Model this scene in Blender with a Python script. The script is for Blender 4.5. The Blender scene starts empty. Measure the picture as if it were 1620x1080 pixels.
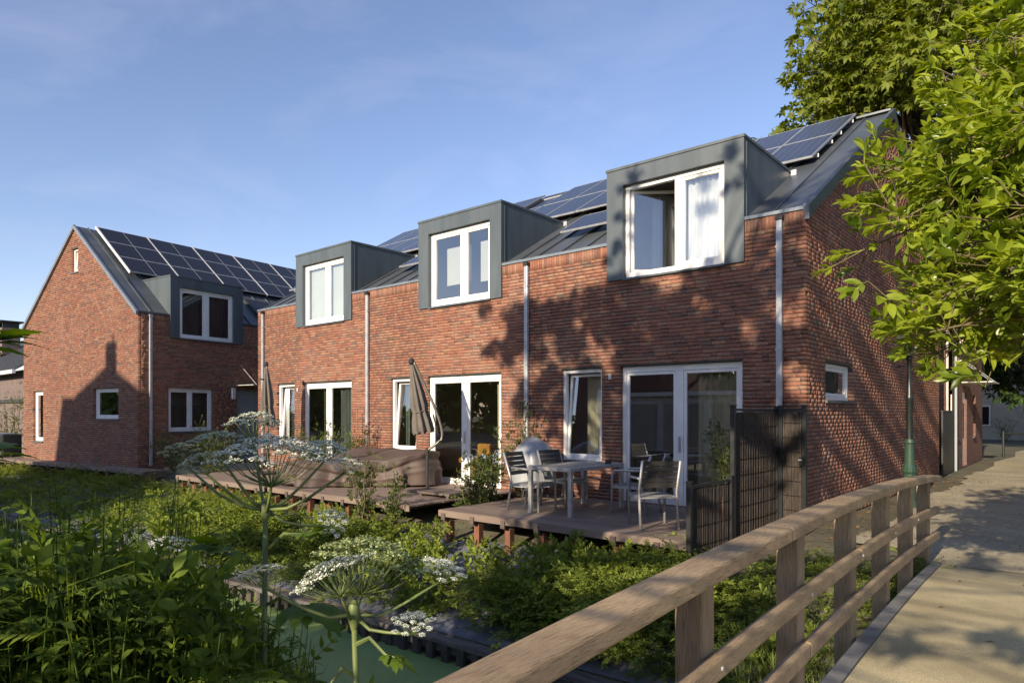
import bpy, bmesh, math, random
import numpy as np
from mathutils import Vector, Matrix
R = math.radians
rng = np.random.default_rng(7)
random.seed(7)
SC = bpy.context.scene
COL = SC.collection

# ------------------------------------------------------------------ camera
ANG = R(40.58)
CR = np.array([math.cos(ANG), math.sin(ANG), 0.0])
CF = np.array([-math.sin(ANG), math.cos(ANG), 0.0])
CAM = np.array([3.162, -10.161, 1.675])
cd = bpy.data.cameras.new('camera'); cam = bpy.data.objects.new('camera', cd); COL.objects.link(cam)
cam.location = CAM; cam.rotation_euler = (R(90), 0, ANG)
cd.sensor_width = 36; cd.lens = 24; cd.shift_y = 114 / 1620; cd.clip_end = 2000; cd.clip_start = 0.05
SC.camera = cam
# ------------------------------------------------------------------ light
ELEV = R(21.0)
TRAV = np.array([-0.095, 0.996, 0.0]); TRAV /= np.linalg.norm(TRAV)
w = bpy.data.worlds.new('World'); SC.world = w; w.use_nodes = True
nt = w.node_tree; bg = nt.nodes['Background']
sky = nt.nodes.new('ShaderNodeTexSky'); sky.sky_type = 'NISHITA'; sky.sun_disc = False
sky.sun_elevation = ELEV; sky.sun_rotation = math.pi - 0.095
sky.altitude = 0; sky.air_density = 1.0; sky.dust_density = 0.35; sky.ozone_density = 2.4
# thin cirrus: a whitish veil in streaks all round the sky
tcw = nt.nodes.new('ShaderNodeTexCoord'); mpw = nt.nodes.new('ShaderNodeMapping'); mpw.inputs['Scale'].default_value = (1.2, 2.6, 5.0); mpw.inputs['Rotation'].default_value = (0.2, 0.1, 0.5)
nt.links.new(tcw.outputs['Generated'], mpw.inputs['Vector'])
nzw = nt.nodes.new('ShaderNodeTexNoise'); nzw.inputs['Scale'].default_value = 1.3; nzw.inputs['Detail'].default_value = 7; nzw.inputs['Roughness'].default_value = .6; nzw.inputs['Distortion'].default_value = .6
nt.links.new(mpw.outputs[0], nzw.inputs['Vector'])
rpw = nt.nodes.new('ShaderNodeValToRGB'); rpw.color_ramp.elements[0].position = .48; rpw.color_ramp.elements[1].position = .85
rpw.color_ramp.elements[0].color = (0, 0, 0, 1); rpw.color_ramp.elements[1].color = (.14, .14, .14, 1); nt.links.new(nzw.outputs['Fac'], rpw.inputs[0])
mxw = nt.nodes.new('ShaderNodeMix'); mxw.data_type = 'RGBA'; mxw.inputs[7].default_value = (6.2, 6.4, 6.8, 1)
nt.links.new(rpw.outputs[0], mxw.inputs[0]); nt.links.new(sky.outputs[0], mxw.inputs[6])
tnt = nt.nodes.new('ShaderNodeMix'); tnt.data_type = 'RGBA'; tnt.blend_type = 'MULTIPLY'; tnt.inputs[0].default_value = 1; tnt.inputs[7].default_value = (1.13, .98, 1.03, 1)
nt.links.new(mxw.outputs[2], tnt.inputs[6]); nt.links.new(tnt.outputs[2], bg.inputs[0]); bg.inputs[1].default_value = 0.125
sd = bpy.data.lights.new('sun', 'SUN'); sun = bpy.data.objects.new('sun', sd); COL.objects.link(sun)
sd.energy = 5.0; sd.angle = R(0.55); sd.color = (1.0, 0.84, 0.63)
dirv = Vector((TRAV[0] * math.cos(ELEV), TRAV[1] * math.cos(ELEV), -math.sin(ELEV)))
sun.rotation_euler = dirv.to_track_quat('-Z', 'Y').to_euler(); sun.location = (0, -30, 30)
vs = SC.view_settings; vs.view_transform = 'Standard'; vs.look = 'None'; vs.exposure = 0.66; vs.gamma = 1; vs.use_curve_mapping = False
SC.cycles.max_bounces = 8; SC.cycles.transparent_max_bounces = 12

def at(px, py, Z):            # a point at depth Z from the camera
    return CAM + Z * ((px - 810) / 1080 * CR + CF + np.array([0, 0, (654 - py) / 1080]))
def proj(p):
    d = np.asarray(p, float) - CAM; Z = d @ CF
    return 810 + 1080 * (d @ CR) / Z, 654 - 1080 * d[..., 2] / Z, Z

# ------------------------------------------------------------------ materials
MATS = {}
def nodes(name):
    m = bpy.data.materials.new(name); m.use_nodes = True
    MATS[name] = m; t = m.node_tree
    return m, t, t.nodes['Principled BSDF']
def N(t, typ, **kw):
    n = t.nodes.new(typ)
    for k, v in kw.items():
        if k.startswith('i_'):
            n.inputs[int(k[2:]) if k[2:].isdigit() else k[2:].replace('_', ' ')].default_value = v
        else: setattr(n, k, v)
    return n
def c4(c): return (c[0], c[1], c[2], 1)
def mat(name, c, c2=None, scale=6.0, rough=0.6, metal=0.0, bump=0.0, bscale=None, spec=0.5, stretch=(1, 1, 1), detail=5, lo=0.35, hi=0.65):
    m, t, b = nodes(name)
    b.inputs['Roughness'].default_value = rough; b.inputs['Metallic'].default_value = metal
    b.inputs['Specular IOR Level'].default_value = spec
    tc = N(t, 'ShaderNodeTexCoord'); mp = N(t, 'ShaderNodeMapping'); mp.inputs['Scale'].default_value = stretch
    t.links.new(tc.outputs['Object'], mp.inputs['Vector'])
    nz = N(t, 'ShaderNodeTexNoise', i_Scale=scale, i_Detail=detail); t.links.new(mp.outputs[0], nz.inputs['Vector'])
    if c2 is None: c2 = tuple(x * 0.8 for x in c)
    rp = N(t, 'ShaderNodeValToRGB'); rp.color_ramp.elements[0].position = lo; rp.color_ramp.elements[1].position = hi
    rp.color_ramp.elements[0].color = c4(c2); rp.color_ramp.elements[1].color = c4(c)
    t.links.new(nz.outputs['Fac'], rp.inputs[0]); t.links.new(rp.outputs[0], b.inputs['Base Color'])
    if bump:
        n2 = N(t, 'ShaderNodeTexNoise', i_Scale=bscale or scale * 6, i_Detail=4); t.links.new(mp.outputs[0], n2.inputs['Vector'])
        bp = N(t, 'ShaderNodeBump', i_Strength=bump, i_Distance=0.01); t.links.new(n2.outputs['Fac'], bp.inputs['Height'])
        t.links.new(bp.outputs[0], b.inputs['Normal'])
    return m
def leafmat(name, dark, light, trans=0.35, rough=0.45, spec=0.4, sat=1.0):
    m, t, b = nodes(name)
    at_ = N(t, 'ShaderNodeAttribute', attribute_name='rnd')
    rp = N(t, 'ShaderNodeValToRGB'); e = rp.color_ramp.elements
    e[0].position = 0.0; e[1].position = 1.0; e[0].color = c4(dark); e[1].color = c4(light)
    t.links.new(at_.outputs['Fac'], rp.inputs[0]); t.links.new(rp.outputs[0], b.inputs['Base Color'])
    b.inputs['Roughness'].default_value = rough; b.inputs['Specular IOR Level'].default_value = spec
    tr = N(t, 'ShaderNodeBsdfTranslucent'); mx = N(t, 'ShaderNodeMixShader', i_0=trans)
    hs = N(t, 'ShaderNodeHueSaturation', i_Hue=0.485, i_Saturation=1.15, i_Value=1.3)
    t.links.new(rp.outputs[0], hs.inputs['Color']); t.links.new(hs.outputs[0], tr.inputs['Color'])
    t.links.new(b.outputs[0], mx.inputs[1]); t.links.new(tr.outputs[0], mx.inputs[2])
    t.links.new(mx.outputs[0], t.nodes['Material Output'].inputs['Surface'])
    return m

# bricks: colour of each brick is a mesh attribute
m, t, b = nodes('brick')
a_ = N(t, 'ShaderNodeAttribute', attribute_name='col'); tc = N(t, 'ShaderNodeTexCoord')
gm = N(t, 'ShaderNodeNewGeometry')
nz = N(t, 'ShaderNodeTexNoise', i_Scale=28.0, i_Detail=5); t.links.new(gm.outputs['Position'], nz.inputs['Vector'])
rp = N(t, 'ShaderNodeValToRGB'); rp.color_ramp.elements[0].position = .3; rp.color_ramp.elements[1].position = .7
rp.color_ramp.elements[0].color = (.74, .72, .72, 1); rp.color_ramp.elements[1].color = (1.12, 1.1, 1.06, 1)
t.links.new(nz.outputs['Fac'], rp.inputs[0])
mx = N(t, 'ShaderNodeMix', data_type='RGBA', blend_type='MULTIPLY'); mx.inputs[0].default_value = 1
t.links.new(a_.outputs['Color'], mx.inputs[6]); t.links.new(rp.outputs[0], mx.inputs[7])
# pale lime bloom in soft vertical streaks
mp = N(t, 'ShaderNodeMapping'); mp.inputs['Scale'].default_value = (1.1, 1.1, .5)
t.links.new(gm.outputs['Position'], mp.inputs['Vector'])
n2 = N(t, 'ShaderNodeTexNoise', i_Scale=1.2, i_Detail=6, i_Roughness=.65); t.links.new(mp.outputs[0], n2.inputs['Vector'])
r2 = N(t, 'ShaderNodeValToRGB'); r2.color_ramp.elements[0].position = .52; r2.color_ramp.elements[1].position = .82
r2.color_ramp.elements[0].color = (0, 0, 0, 1); r2.color_ramp.elements[1].color = (.42, .42, .42, 1)
t.links.new(n2.outputs['Fac'], r2.inputs[0])
m2 = N(t, 'ShaderNodeMix', data_type='RGBA'); t.links.new(r2.outputs[0], m2.inputs[0]); t.links.new(mx.outputs[2], m2.inputs[6])
m2.inputs[7].default_value = (.36, .26, .21, 1)
t.links.new(m2.outputs[2], b.inputs['Base Color']); b.inputs['Roughness'].default_value = .85
n3 = N(t, 'ShaderNodeTexNoise', i_Scale=90.0, i_Detail=3); t.links.new(gm.outputs['Position'], n3.inputs['Vector'])
bp = N(t, 'ShaderNodeBump', i_Strength=.7, i_Distance=.004); t.links.new(n3.outputs['Fac'], bp.inputs['Height']); t.links.new(bp.outputs[0], b.inputs['Normal'])

# far brickwork, pieces too small to tell apart
m, t, b = nodes('brick_far')
tc = N(t, 'ShaderNodeTexCoord'); sp = N(t, 'ShaderNodeSeparateXYZ'); t.links.new(tc.outputs['Object'], sp.inputs[0])
ad = N(t, 'ShaderNodeMath', operation='ADD'); t.links.new(sp.outputs[0], ad.inputs[0]); t.links.new(sp.outputs[1], ad.inputs[1])
cb = N(t, 'ShaderNodeCombineXYZ'); t.links.new(ad.outputs[0], cb.inputs[0]); t.links.new(sp.outputs[2], cb.inputs[1])
br = N(t, 'ShaderNodeTexBrick', i_Scale=1.0); br.inputs['Brick Width'].default_value = .21; br.inputs['Row Height'].default_value = .0613
br.inputs['Mortar Size'].default_value = .006; br.inputs['Color1'].default_value = (.24, .105, .075, 1); br.inputs['Color2'].default_value = (.14, .075, .06, 1)
br.inputs['Mortar'].default_value = (.07, .06, .055, 1)
t.links.new(cb.outputs[0], br.inputs['Vector']); t.links.new(br.outputs[0], b.inputs['Base Color']); b.inputs['Roughness'].default_value = .9

mat('mortar', (.115, .105, .097), (.07, .064, .06), 20, .95)
mat('cladding', (.092, .113, .126), (.068, .085, .096), 1.6, .42, spec=.45, detail=6, stretch=(2.5, 2.5, .5))
mat('zinc', (.115, .13, .142), (.082, .095, .105), 2.2, .36, metal=.35, stretch=(1, .3, 1))
mat('zinc_edge', (.22, .25, .28), (.17, .2, .23), 3, .4, metal=.3)
mat('aluminium', (.46, .48, .50), (.36, .38, .40), 8, .42, metal=.35)
mat('alu_chair', (.50, .50, .48), (.38, .38, .37), 10, .42, metal=.45)
mat('white_paint', (.78, .78, .76), (.70, .70, .68), 3, .35)
mat('reveal_grey', (.20, .21, .21), (.16, .17, .17), 3, .5)
mat('rubber', (.02, .02, .022), None, 6, .5)
mat('plaster', (.48, .47, .44), (.42, .41, .38), 2, .9)
mat('room_floor', (.22, .16, .11), (.16, .11, .08), 5, .5)
mat('furniture', (.20, .13, .08), (.12, .08, .05), 4, .6)
mat('mustard_cloth', (.45, .22, .02), (.34, .16, .015), 8, .9)
mat('blind', (.56, .58, .56), (.52, .54, .52), 2, .8)
mat('curtain_pale', (.66, .62, .46), (.48, .46, .34), 5, .9, stretch=(1, 1, .2))
mat('curtain_dark', (.12, .15, .14), (.075, .09, .085), 6, .9, stretch=(1, 1, .2))
mat('curtain_white', (.75, .76, .78), (.6, .62, .66), 6, .9, stretch=(1, 1, .2))
mat('door_grey', (.26, .31, .34), (.23, .28, .31), 3, .4)
mat('lamp_body', (.65, .66, .66), None, 6, .4)
mat('deck_board', (.235, .18, .145), (.165, .124, .10), 3, .62, bump=.25, bscale=60, stretch=(.25, 3, 1))
mat('joist', (.13, .105, .085), (.08, .06, .05), 5, .8)
mat('red_post', (.21, .085, .05), (.12, .05, .03), 5, .8, stretch=(4, 4, 1))
mat('reed', (.075, .058, .045), (.028, .022, .02), 30, .7, stretch=(3, 3, .3))
mat('black_metal', (.022, .024, .026), (.016, .017, .018), 8, .45)
mat('dark_slat', (.05, .048, .046), (.03, .03, .03), 10, .55)
mat('grey_slat', (.27, .265, .25), (.20, .20, .19), 10, .5, stretch=(4, 1, 1))
mat('bbq_cover', (.34, .36, .38), (.25, .27, .29), 3, .32, bump=.3, bscale=14)
mat('tarpaulin', (.095, .066, .055), (.064, .045, .039), 2.2, .6, bump=.6, bscale=5)
mat('parasol_cloth', (.145, .128, .112), (.11, .096, .085), 5, .85)
mat('parasol_arm', (.20, .185, .16), (.14, .13, .11), 6, .4, metal=.5)
mat('dark_metal', (.05, .05, .052), None, 6, .45, metal=.4)
mat('terracotta', (.35, .15, .08), None, 6, .8)
mat('pile_wood', (.085, .072, .062), (.04, .034, .03), 6, .85, bump=.4, stretch=(3, 3, .6))
mat('cap_wood', (.15, .135, .125), (.085, .075, .07), 6, .85, bump=.4, stretch=(.5, 3, 3))
mat('lamp_green', (.032, .07, .046), (.024, .055, .036), 6, .32)
mat('lamp_black', (.014, .018, .017), None, 6, .35)
mat('lamp_glass', (.6, .62, .58), None, 6, .3)
mat('lantern_glass', (.20, .21, .20), None, 6, .15)
mat('concrete_edge', (.20, .20, .195), (.12, .12, .118), 7, .85, bump=.2)
mat('stone_sill', (.10, .10, .105), None, 6, .6)
mat('bark', (.12, .09, .065), (.06, .045, .035), 8, .9, bump=.8, bscale=30, stretch=(1, 1, .3))
mat('twig', (.17, .14, .07), (.10, .08, .04), 8, .8)
mat('green_stem', (.17, .22, .06), (.10, .13, .045), 9, .5)
mat('weed_stem', (.10, .13, .045), (.07, .07, .035), 9, .6)
mat('flower_white', (.76, .78, .68), (.54, .59, .46), 60, .8)
mat('flower_green', (.34, .40, .17), (.22, .27, .10), 40, .8)
mat('flower_blue', (.30, .36, .45), (.2, .25, .36), 30, .8)
mat('roof_tile', (.055, .058, .064), (.035, .037, .042), 7, .6)
mat('render_wall', (.40, .36, .30), (.33, .30, .25), 2, .9)
mat('far_wall', (.17, .13, .12), (.13, .10, .09), 2, .9)
leafmat('leaf_chestnut', (.06, .095, .011), (.23, .27, .035), .4, .5, .3)
leafmat('leaf_laurel', (.09, .155, .013), (.38, .455, .045), .45, .32, .5)
leafmat('leaf_shade', (.020, .045, .010), (.06, .11, .02), .12, .5, .3)
leafmat('leaf_weed', (.048, .096, .017), (.22, .30, .048), .42, .65, .15)
leafmat('leaf_hog', (.06, .13, .017), (.20, .29, .04), .45, .55, .25)
leafmat('leaf_cover', (.045, .082, .018), (.26, .32, .055), .38, .65, .15)
leafmat('leaf_bush', (.035, .062, .015), (.14, .18, .04), .3, .5, .3)
leafmat('leaf_dead', (.12, .06, .02), (.34, .20, .07), .15, .7, .2)
leafmat('grass_blade', (.06, .10, .02), (.19, .24, .06), .3, .5, .3)

# weathered rail wood (u runs along the piece through the object's own axes)
m, t, b = nodes('rail_wood')
tc = N(t, 'ShaderNodeTexCoord'); mp = N(t, 'ShaderNodeMapping'); mp.inputs['Scale'].default_value = (52, 2.4, 52)
t.links.new(tc.outputs['Object'], mp.inputs['Vector'])
nz = N(t, 'ShaderNodeTexNoise', i_Scale=5.0, i_Detail=8, i_Roughness=.65); t.links.new(mp.outputs[0], nz.inputs['Vector'])
rp = N(t, 'ShaderNodeValToRGB'); e = rp.color_ramp.elements; e[0].position = .3; e[1].position = .72
e[0].color = (.12, .082, .05, 1); e[1].color = (.52, .40, .265, 1); k = rp.color_ramp.elements.new(.46); k.color = (.37, .275, .175, 1)
t.links.new(nz.outputs['Fac'], rp.inputs[0])
n2 = N(t, 'ShaderNodeTexNoise', i_Scale=2.5, i_Detail=5); t.links.new(tc.outputs['Object'], n2.inputs['Vector'])
r2 = N(t, 'ShaderNodeValToRGB'); r2.color_ramp.elements[0].position = .35; r2.color_ramp.elements[1].position = .7
r2.color_ramp.elements[0].color = (.7, .68, .66, 1); r2.color_ramp.elements[1].color = (1.1, 1.08, 1.0, 1)
t.links.new(n2.outputs['Fac'], r2.inputs[0])
mx = N(t, 'ShaderNodeMix', data_type='RGBA', blend_type='MULTIPLY'); mx.inputs[0].default_value = 1
t.links.new(rp.outputs[0], mx.inputs[6]); t.links.new(r2.outputs[0], mx.inputs[7]); t.links.new(mx.outputs[2], b.inputs['Base Color'])
b.inputs['Roughness'].default_value = .75
bp = N(t, 'ShaderNodeBump', i_Strength=.6, i_Distance=.008); t.links.new(nz.outputs['Fac'], bp.inputs['Height']); t.links.new(bp.outputs[0], b.inputs['Normal'])
# upright grain for posts
m2_ = m.copy(); m2_.name = 'post_wood'; MATS['post_wood'] = m2_
for n_ in m2_.node_tree.nodes:
    if n_.type == 'MAPPING': n_.inputs['Scale'].default_value = (48, 48, 2.2)

# glass: reflects by angle, otherwise clear
m, t, b = nodes('glass')
fr_ = N(t, 'ShaderNodeFresnel', i_IOR=1.62); tr = N(t, 'ShaderNodeBsdfTransparent'); tr.inputs[0].default_value = (.84, .87, .85, 1)
gl = N(t, 'ShaderNodeBsdfGlossy', i_Roughness=0.0); gl.inputs[0].default_value = (.95, .97, 1, 1)
ms = N(t, 'ShaderNodeMath', operation='MULTIPLY_ADD'); ms.inputs[1].default_value = 2.5; ms.inputs[2].default_value = .09
t.links.new(fr_.outputs[0], ms.inputs[0]); ms.use_clamp = True
mx = N(t, 'ShaderNodeMixShader'); t.links.new(ms.outputs[0], mx.inputs[0]); t.links.new(tr.outputs[0], mx.inputs[1]); t.links.new(gl.outputs[0], mx.inputs[2])
t.links.new(mx.outputs[0], t.nodes['Material Output'].inputs['Surface'])

# solar cells: printed grid on the glass, panel's own coordinates
def solar(name, cell, grid, base, wline, big=None):
    m, t, b = nodes(name)
    tc = N(t, 'ShaderNodeTexCoord'); sp = N(t, 'ShaderNodeSeparateXYZ'); t.links.new(tc.outputs['Object'], sp.inputs[0])
    def line(axis, step, wd):
        d = N(t, 'ShaderNodeMath', operation='DIVIDE'); d.inputs[1].default_value = step; t.links.new(sp.outputs[axis], d.inputs[0])
        f_ = N(t, 'ShaderNodeMath', operation='FRACT'); t.links.new(d.outputs[0], f_.inputs[0])
        s_ = N(t, 'ShaderNodeMath', operation='SUBTRACT'); s_.inputs[1].default_value = .5; t.links.new(f_.outputs[0], s_.inputs[0])
        a_ = N(t, 'ShaderNodeMath', operation='ABSOLUTE'); t.links.new(s_.outputs[0], a_.inputs[0])
        g_ = N(t, 'ShaderNodeMath', operation='GREATER_THAN'); g_.inputs[1].default_value = .5 - wd; t.links.new(a_.outputs[0], g_.inputs[0])
        return g_
    l1 = line(0, cell, wline); l2 = line(1, cell, wline)
    mxm = N(t, 'ShaderNodeMath', operation='MAXIMUM'); t.links.new(l1.outputs[0], mxm.inputs[0]); t.links.new(l2.outputs[0], mxm.inputs[1])
    mx = N(t, 'ShaderNodeMix', data_type='RGBA'); mx.inputs[6].default_value = c4(base); mx.inputs[7].default_value = c4(grid)
    t.links.new(mxm.outputs[0], mx.inputs[0]); t.links.new(mx.outputs[2], b.inputs['Base Color'])
    b.inputs['Roughness'].default_value = .2; b.inputs['Specular IOR Level'].default_value = .38
solar('solar_blue', .163, (.15, .155, .17), (.011, .012, .018), .03)
solar('solar_black', .146, (.045, .045, .05), (.010, .010, .014), .035)

# ground materials
m, t, b = nodes('soil')
gm = N(t, 'ShaderNodeNewGeometry'); nz = N(t, 'ShaderNodeTexNoise', i_Scale=1.3, i_Detail=8, i_Roughness=.7); t.links.new(gm.outputs['Position'], nz.inputs['Vector'])
rp = N(t, 'ShaderNodeValToRGB'); e = rp.color_ramp.elements; e[0].position = .35; e[1].position = .7
e[0].color = (.055, .06, .03, 1); e[1].color = (.17, .145, .10, 1); t.links.new(nz.outputs['Fac'], rp.inputs[0])
t.links.new(rp.outputs[0], b.inputs['Base Color']); b.inputs['Roughness'].default_value = .95
n3 = N(t, 'ShaderNodeTexNoise', i_Scale=30.0, i_Detail=6); t.links.new(gm.outputs['Position'], n3.inputs['Vector'])
bp = N(t, 'ShaderNodeBump', i_Strength=.9, i_Distance=.03); t.links.new(n3.outputs['Fac'], bp.inputs['Height']); t.links.new(bp.outputs[0], b.inputs['Normal'])
mat('weed_cloth', (.145, .155, .185), (.085, .09, .11), 3.5, .85, bump=.7, bscale=5)
mat('gravel', (.53, .47, .32), (.34, .305, .215), 26, .95, bump=.9, bscale=60, detail=8)
mat('bridge_grit', (.66, .565, .34), (.52, .45, .275), 3.0, .92, bump=.6, bscale=160, detail=10, lo=.3, hi=.7)
for gname in ('bridge_grit', 'gravel'):     # single grains show as fine light and dark specks
    t = MATS[gname].node_tree; b = t.nodes['Principled BSDF']; old = b.inputs['Base Color'].links[0].from_socket
    gm = N(t, 'ShaderNodeNewGeometry'); nz = N(t, 'ShaderNodeTexNoise', i_Scale=130.0, i_Detail=3, i_Roughness=.8); t.links.new(gm.outputs['Position'], nz.inputs['Vector'])
    rp = N(t, 'ShaderNodeValToRGB'); rp.color_ramp.elements[0].position = .36; rp.color_ramp.elements[1].position = .66
    rp.color_ramp.elements[0].color = (.62, .60, .57, 1); rp.color_ramp.elements[1].color = (1.18, 1.18, 1.18, 1); t.links.new(nz.outputs['Fac'], rp.inputs[0])
    n2 = N(t, 'ShaderNodeTexNoise', i_Scale=.9, i_Detail=6, i_Roughness=.6); t.links.new(gm.outputs['Position'], n2.inputs['Vector'])
    r2 = N(t, 'ShaderNodeValToRGB'); r2.color_ramp.elements[0].position = .38; r2.color_ramp.elements[1].position = .6; r2.color_ramp.elements[0].color = (.72, .71, .69, 1); r2.color_ramp.elements[1].color = (1, 1, 1, 1); t.links.new(n2.outputs['Fac'], r2.inputs[0])
    ma = N(t, 'ShaderNodeMix', data_type='RGBA', blend_type='MULTIPLY'); ma.inputs[0].default_value = 1; t.links.new(old, ma.inputs[6]); t.links.new(rp.outputs[0], ma.inputs[7])
    mb = N(t, 'ShaderNodeMix', data_type='RGBA', blend_type='MULTIPLY'); mb.inputs[0].default_value = 1; t.links.new(ma.outputs[2], mb.inputs[6]); t.links.new(r2.outputs[0], mb.inputs[7]); t.links.new(mb.outputs[2], b.inputs['Base Color'])
m, t, b = nodes('duckweed')
gm = N(t, 'ShaderNodeNewGeometry'); nz = N(t, 'ShaderNodeTexNoise', i_Scale=1.1, i_Detail=10, i_Roughness=.7); t.links.new(gm.outputs['Position'], nz.inputs['Vector'])
rp = N(t, 'ShaderNodeValToRGB'); e = rp.color_ramp.elements; e[0].position = .3; e[1].position = .75
e[0].color = (.165, .25, .08, 1); e[1].color = (.24, .325, .115, 1); t.links.new(nz.outputs['Fac'], rp.inputs[0])
t.links.new(rp.outputs[0], b.inputs['Base Color']); b.inputs['Roughness'].default_value = .55; b.inputs['Specular IOR Level'].default_value = .3
n3 = N(t, 'ShaderNodeTexNoise', i_Scale=140.0, i_Detail=2); t.links.new(gm.outputs['Position'], n3.inputs['Vector'])
bp = N(t, 'ShaderNodeBump', i_Strength=.35, i_Distance=.004); t.links.new(n3.outputs['Fac'], bp.inputs['Height']); t.links.new(bp.outputs[0], b.inputs['Normal'])

# ------------------------------------------------------------------ builders
ORG = {}
def link(o, parent=None):
    COL.objects.link(o)
    if parent is not None: o.parent = parent
    return o
def tag(o, label, cat, group=None):
    o['label'] = label; o['category'] = cat
    if group: o['group'] = group
    return o
def thing(name, label, cat, loc=(0, 0, 0), group=None):
    o = bpy.data.objects.new(name, None); o.location = loc; o.empty_display_size = .2; COL.objects.link(o)
    ORG[o] = np.array(loc, float); tag(o, label, cat, group); return o
class MB:
    def __init__(s): s.v = []; s.f = []
    def add(s, vs, fs):
        n = len(s.v); s.v += [tuple(float(c) for c in p) for p in vs]; s.f += [tuple(i + n for i in q) for q in fs]; return s
    def hexa(s, c):      # c: 4 bottom, 4 top
        return s.add(c, [(3, 2, 1, 0), (4, 5, 6, 7), (0, 1, 5, 4), (1, 2, 6, 5), (2, 3, 7, 6), (3, 0, 4, 7)])
    def box(s, x0, x1, y0, y1, z0, z1):
        return s.hexa([(x0, y0, z0), (x1, y0, z0), (x1, y1, z0), (x0, y1, z0), (x0, y0, z1), (x1, y0, z1), (x1, y1, z1), (x0, y1, z1)])
    def quad(s, a, b, c, d): return s.add([a, b, c, d], [(0, 1, 2, 3)])
    def poly(s, pts): return s.add(pts, [tuple(range(len(pts)))])
    def tube(s, pts, rad, n=6, cap=True):
        pts = [np.asarray(p, float) for p in pts]
        if not hasattr(rad, '__len__'): rad = [rad] * len(pts)
        rings = []; ref = np.array([0.31, 0.17, 0.93])
        for i, p in enumerate(pts):
            d = pts[min(i + 1, len(pts) - 1)] - pts[max(i - 1, 0)]; d = d / (np.linalg.norm(d) + 1e-9)
            if abs(d @ ref) > .95: ref = np.array([.9, .3, .1])
            a = np.cross(d, ref); a /= np.linalg.norm(a); bb = np.cross(d, a)
            rings.append([p + rad[i] * (math.cos(2 * math.pi * k / n) * a + math.sin(2 * math.pi * k / n) * bb) for k in range(n)])
        vs = [q for r_ in rings for q in r_]; fs = []
        for i in range(len(pts) - 1):
            for k in range(n): fs.append((i * n + k, i * n + (k + 1) % n, (i + 1) * n + (k + 1) % n, (i + 1) * n + k))
        if cap: fs += [tuple(range(n - 1, -1, -1)), tuple((len(pts) - 1) * n + k for k in range(n))]
        return s.add(vs, fs)
    def lathe(s, prof, c=(0, 0, 0), n=24, fold=None):
        vs = []; fs = []
        for j, (r_, z) in enumerate(prof):
            for k in range(n):
                an = 2 * math.pi * k / n; rr = r_ * (1 + (fold(an, z) if fold else 0))
                vs.append((c[0] + rr * math.cos(an), c[1] + rr * math.sin(an), c[2] + z))
        for j in range(len(prof) - 1):
            for k in range(n): fs.append((j * n + k, j * n + (k + 1) % n, (j + 1) * n + (k + 1) % n, (j + 1) * n + k))
        fs.append(tuple((len(prof) - 1) * n + k for k in range(n)))
        return s.add(vs, fs)
    def build(s, name, mt, parent=None, smooth=False, kind=None, org=None):
        o_ = np.zeros(3)
        if parent is not None: o_ = ORG.get(parent, np.zeros(3))
        elif org is not None: o_ = np.array(org, float)
        me = bpy.data.meshes.new(name)
        V = (np.array(s.v) - o_) if s.v else np.zeros((0, 3))
        me.from_pydata(V.tolist(), [], s.f); me.update()
        if smooth: me.polygons.foreach_set('use_smooth', [True] * len(me.polygons))
        me.materials.append(MATS[mt])
        ob = bpy.data.objects.new(name, me); link(ob, parent); ORG[ob] = o_
        if parent is None: ob.location = o_
        if kind: ob['kind'] = kind
        return ob
def bevel(o, w=.006, seg=1):
    bm = bmesh.new(); bm.from_mesh(o.data); bmesh.ops.recalc_face_normals(bm, faces=bm.faces); bm.to_mesh(o.data); bm.free()
    md = o.modifiers.new('bevel', 'BEVEL'); md.width = w; md.segments = seg; md.limit_method = 'ANGLE'; md.angle_limit = R(40); return o
def copy_tree(o, parent=None):
    c = o.copy(); COL.objects.link(c); c.parent = parent
    for ch in list(o.children): copy_tree(ch, c)
    return c
def npmesh(name, V, F, mt, parent=None, attr=None, colattr=None, kind=None, org=None, smooth=False):
    """V (n,3) world, F list/array of equal-length faces"""
    o_ = ORG.get(parent, np.zeros(3)) if parent is not None else np.array(org if org is not None else (0, 0, 0), float)
    V = np.asarray(V, float) - o_; F = np.asarray(F, np.int32)
    me = bpy.data.meshes.new(name); k = F.shape[1]
    me.vertices.add(len(V)); me.vertices.foreach_set('co', V.astype(np.float32).ravel())
    me.loops.add(F.size); me.loops.foreach_set('vertex_index', F.ravel())
    me.polygons.add(len(F)); me.polygons.foreach_set('loop_start', np.arange(0, F.size, k, dtype=np.int32))
    me.polygons.foreach_set('loop_total', np.full(len(F), k, np.int32))
    if smooth: me.polygons.foreach_set('use_smooth', np.ones(len(F), bool))
    me.update(calc_edges=True); me.validate()
    if attr is not None:
        a = me.attributes.new('rnd', 'FLOAT', 'POINT'); a.data.foreach_set('value', np.asarray(attr, np.float32))
    if colattr is not None:
        a = me.attributes.new('col', 'FLOAT_COLOR', 'POINT'); a.data.foreach_set('color', np.asarray(colattr, np.float32).ravel())
    me.materials.append(MATS[mt])
    ob = bpy.data.objects.new(name, me); link(ob, parent); ORG[ob] = o_
    if parent is None: ob.location = o_
    if kind: ob['kind'] = kind
    return ob
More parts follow.
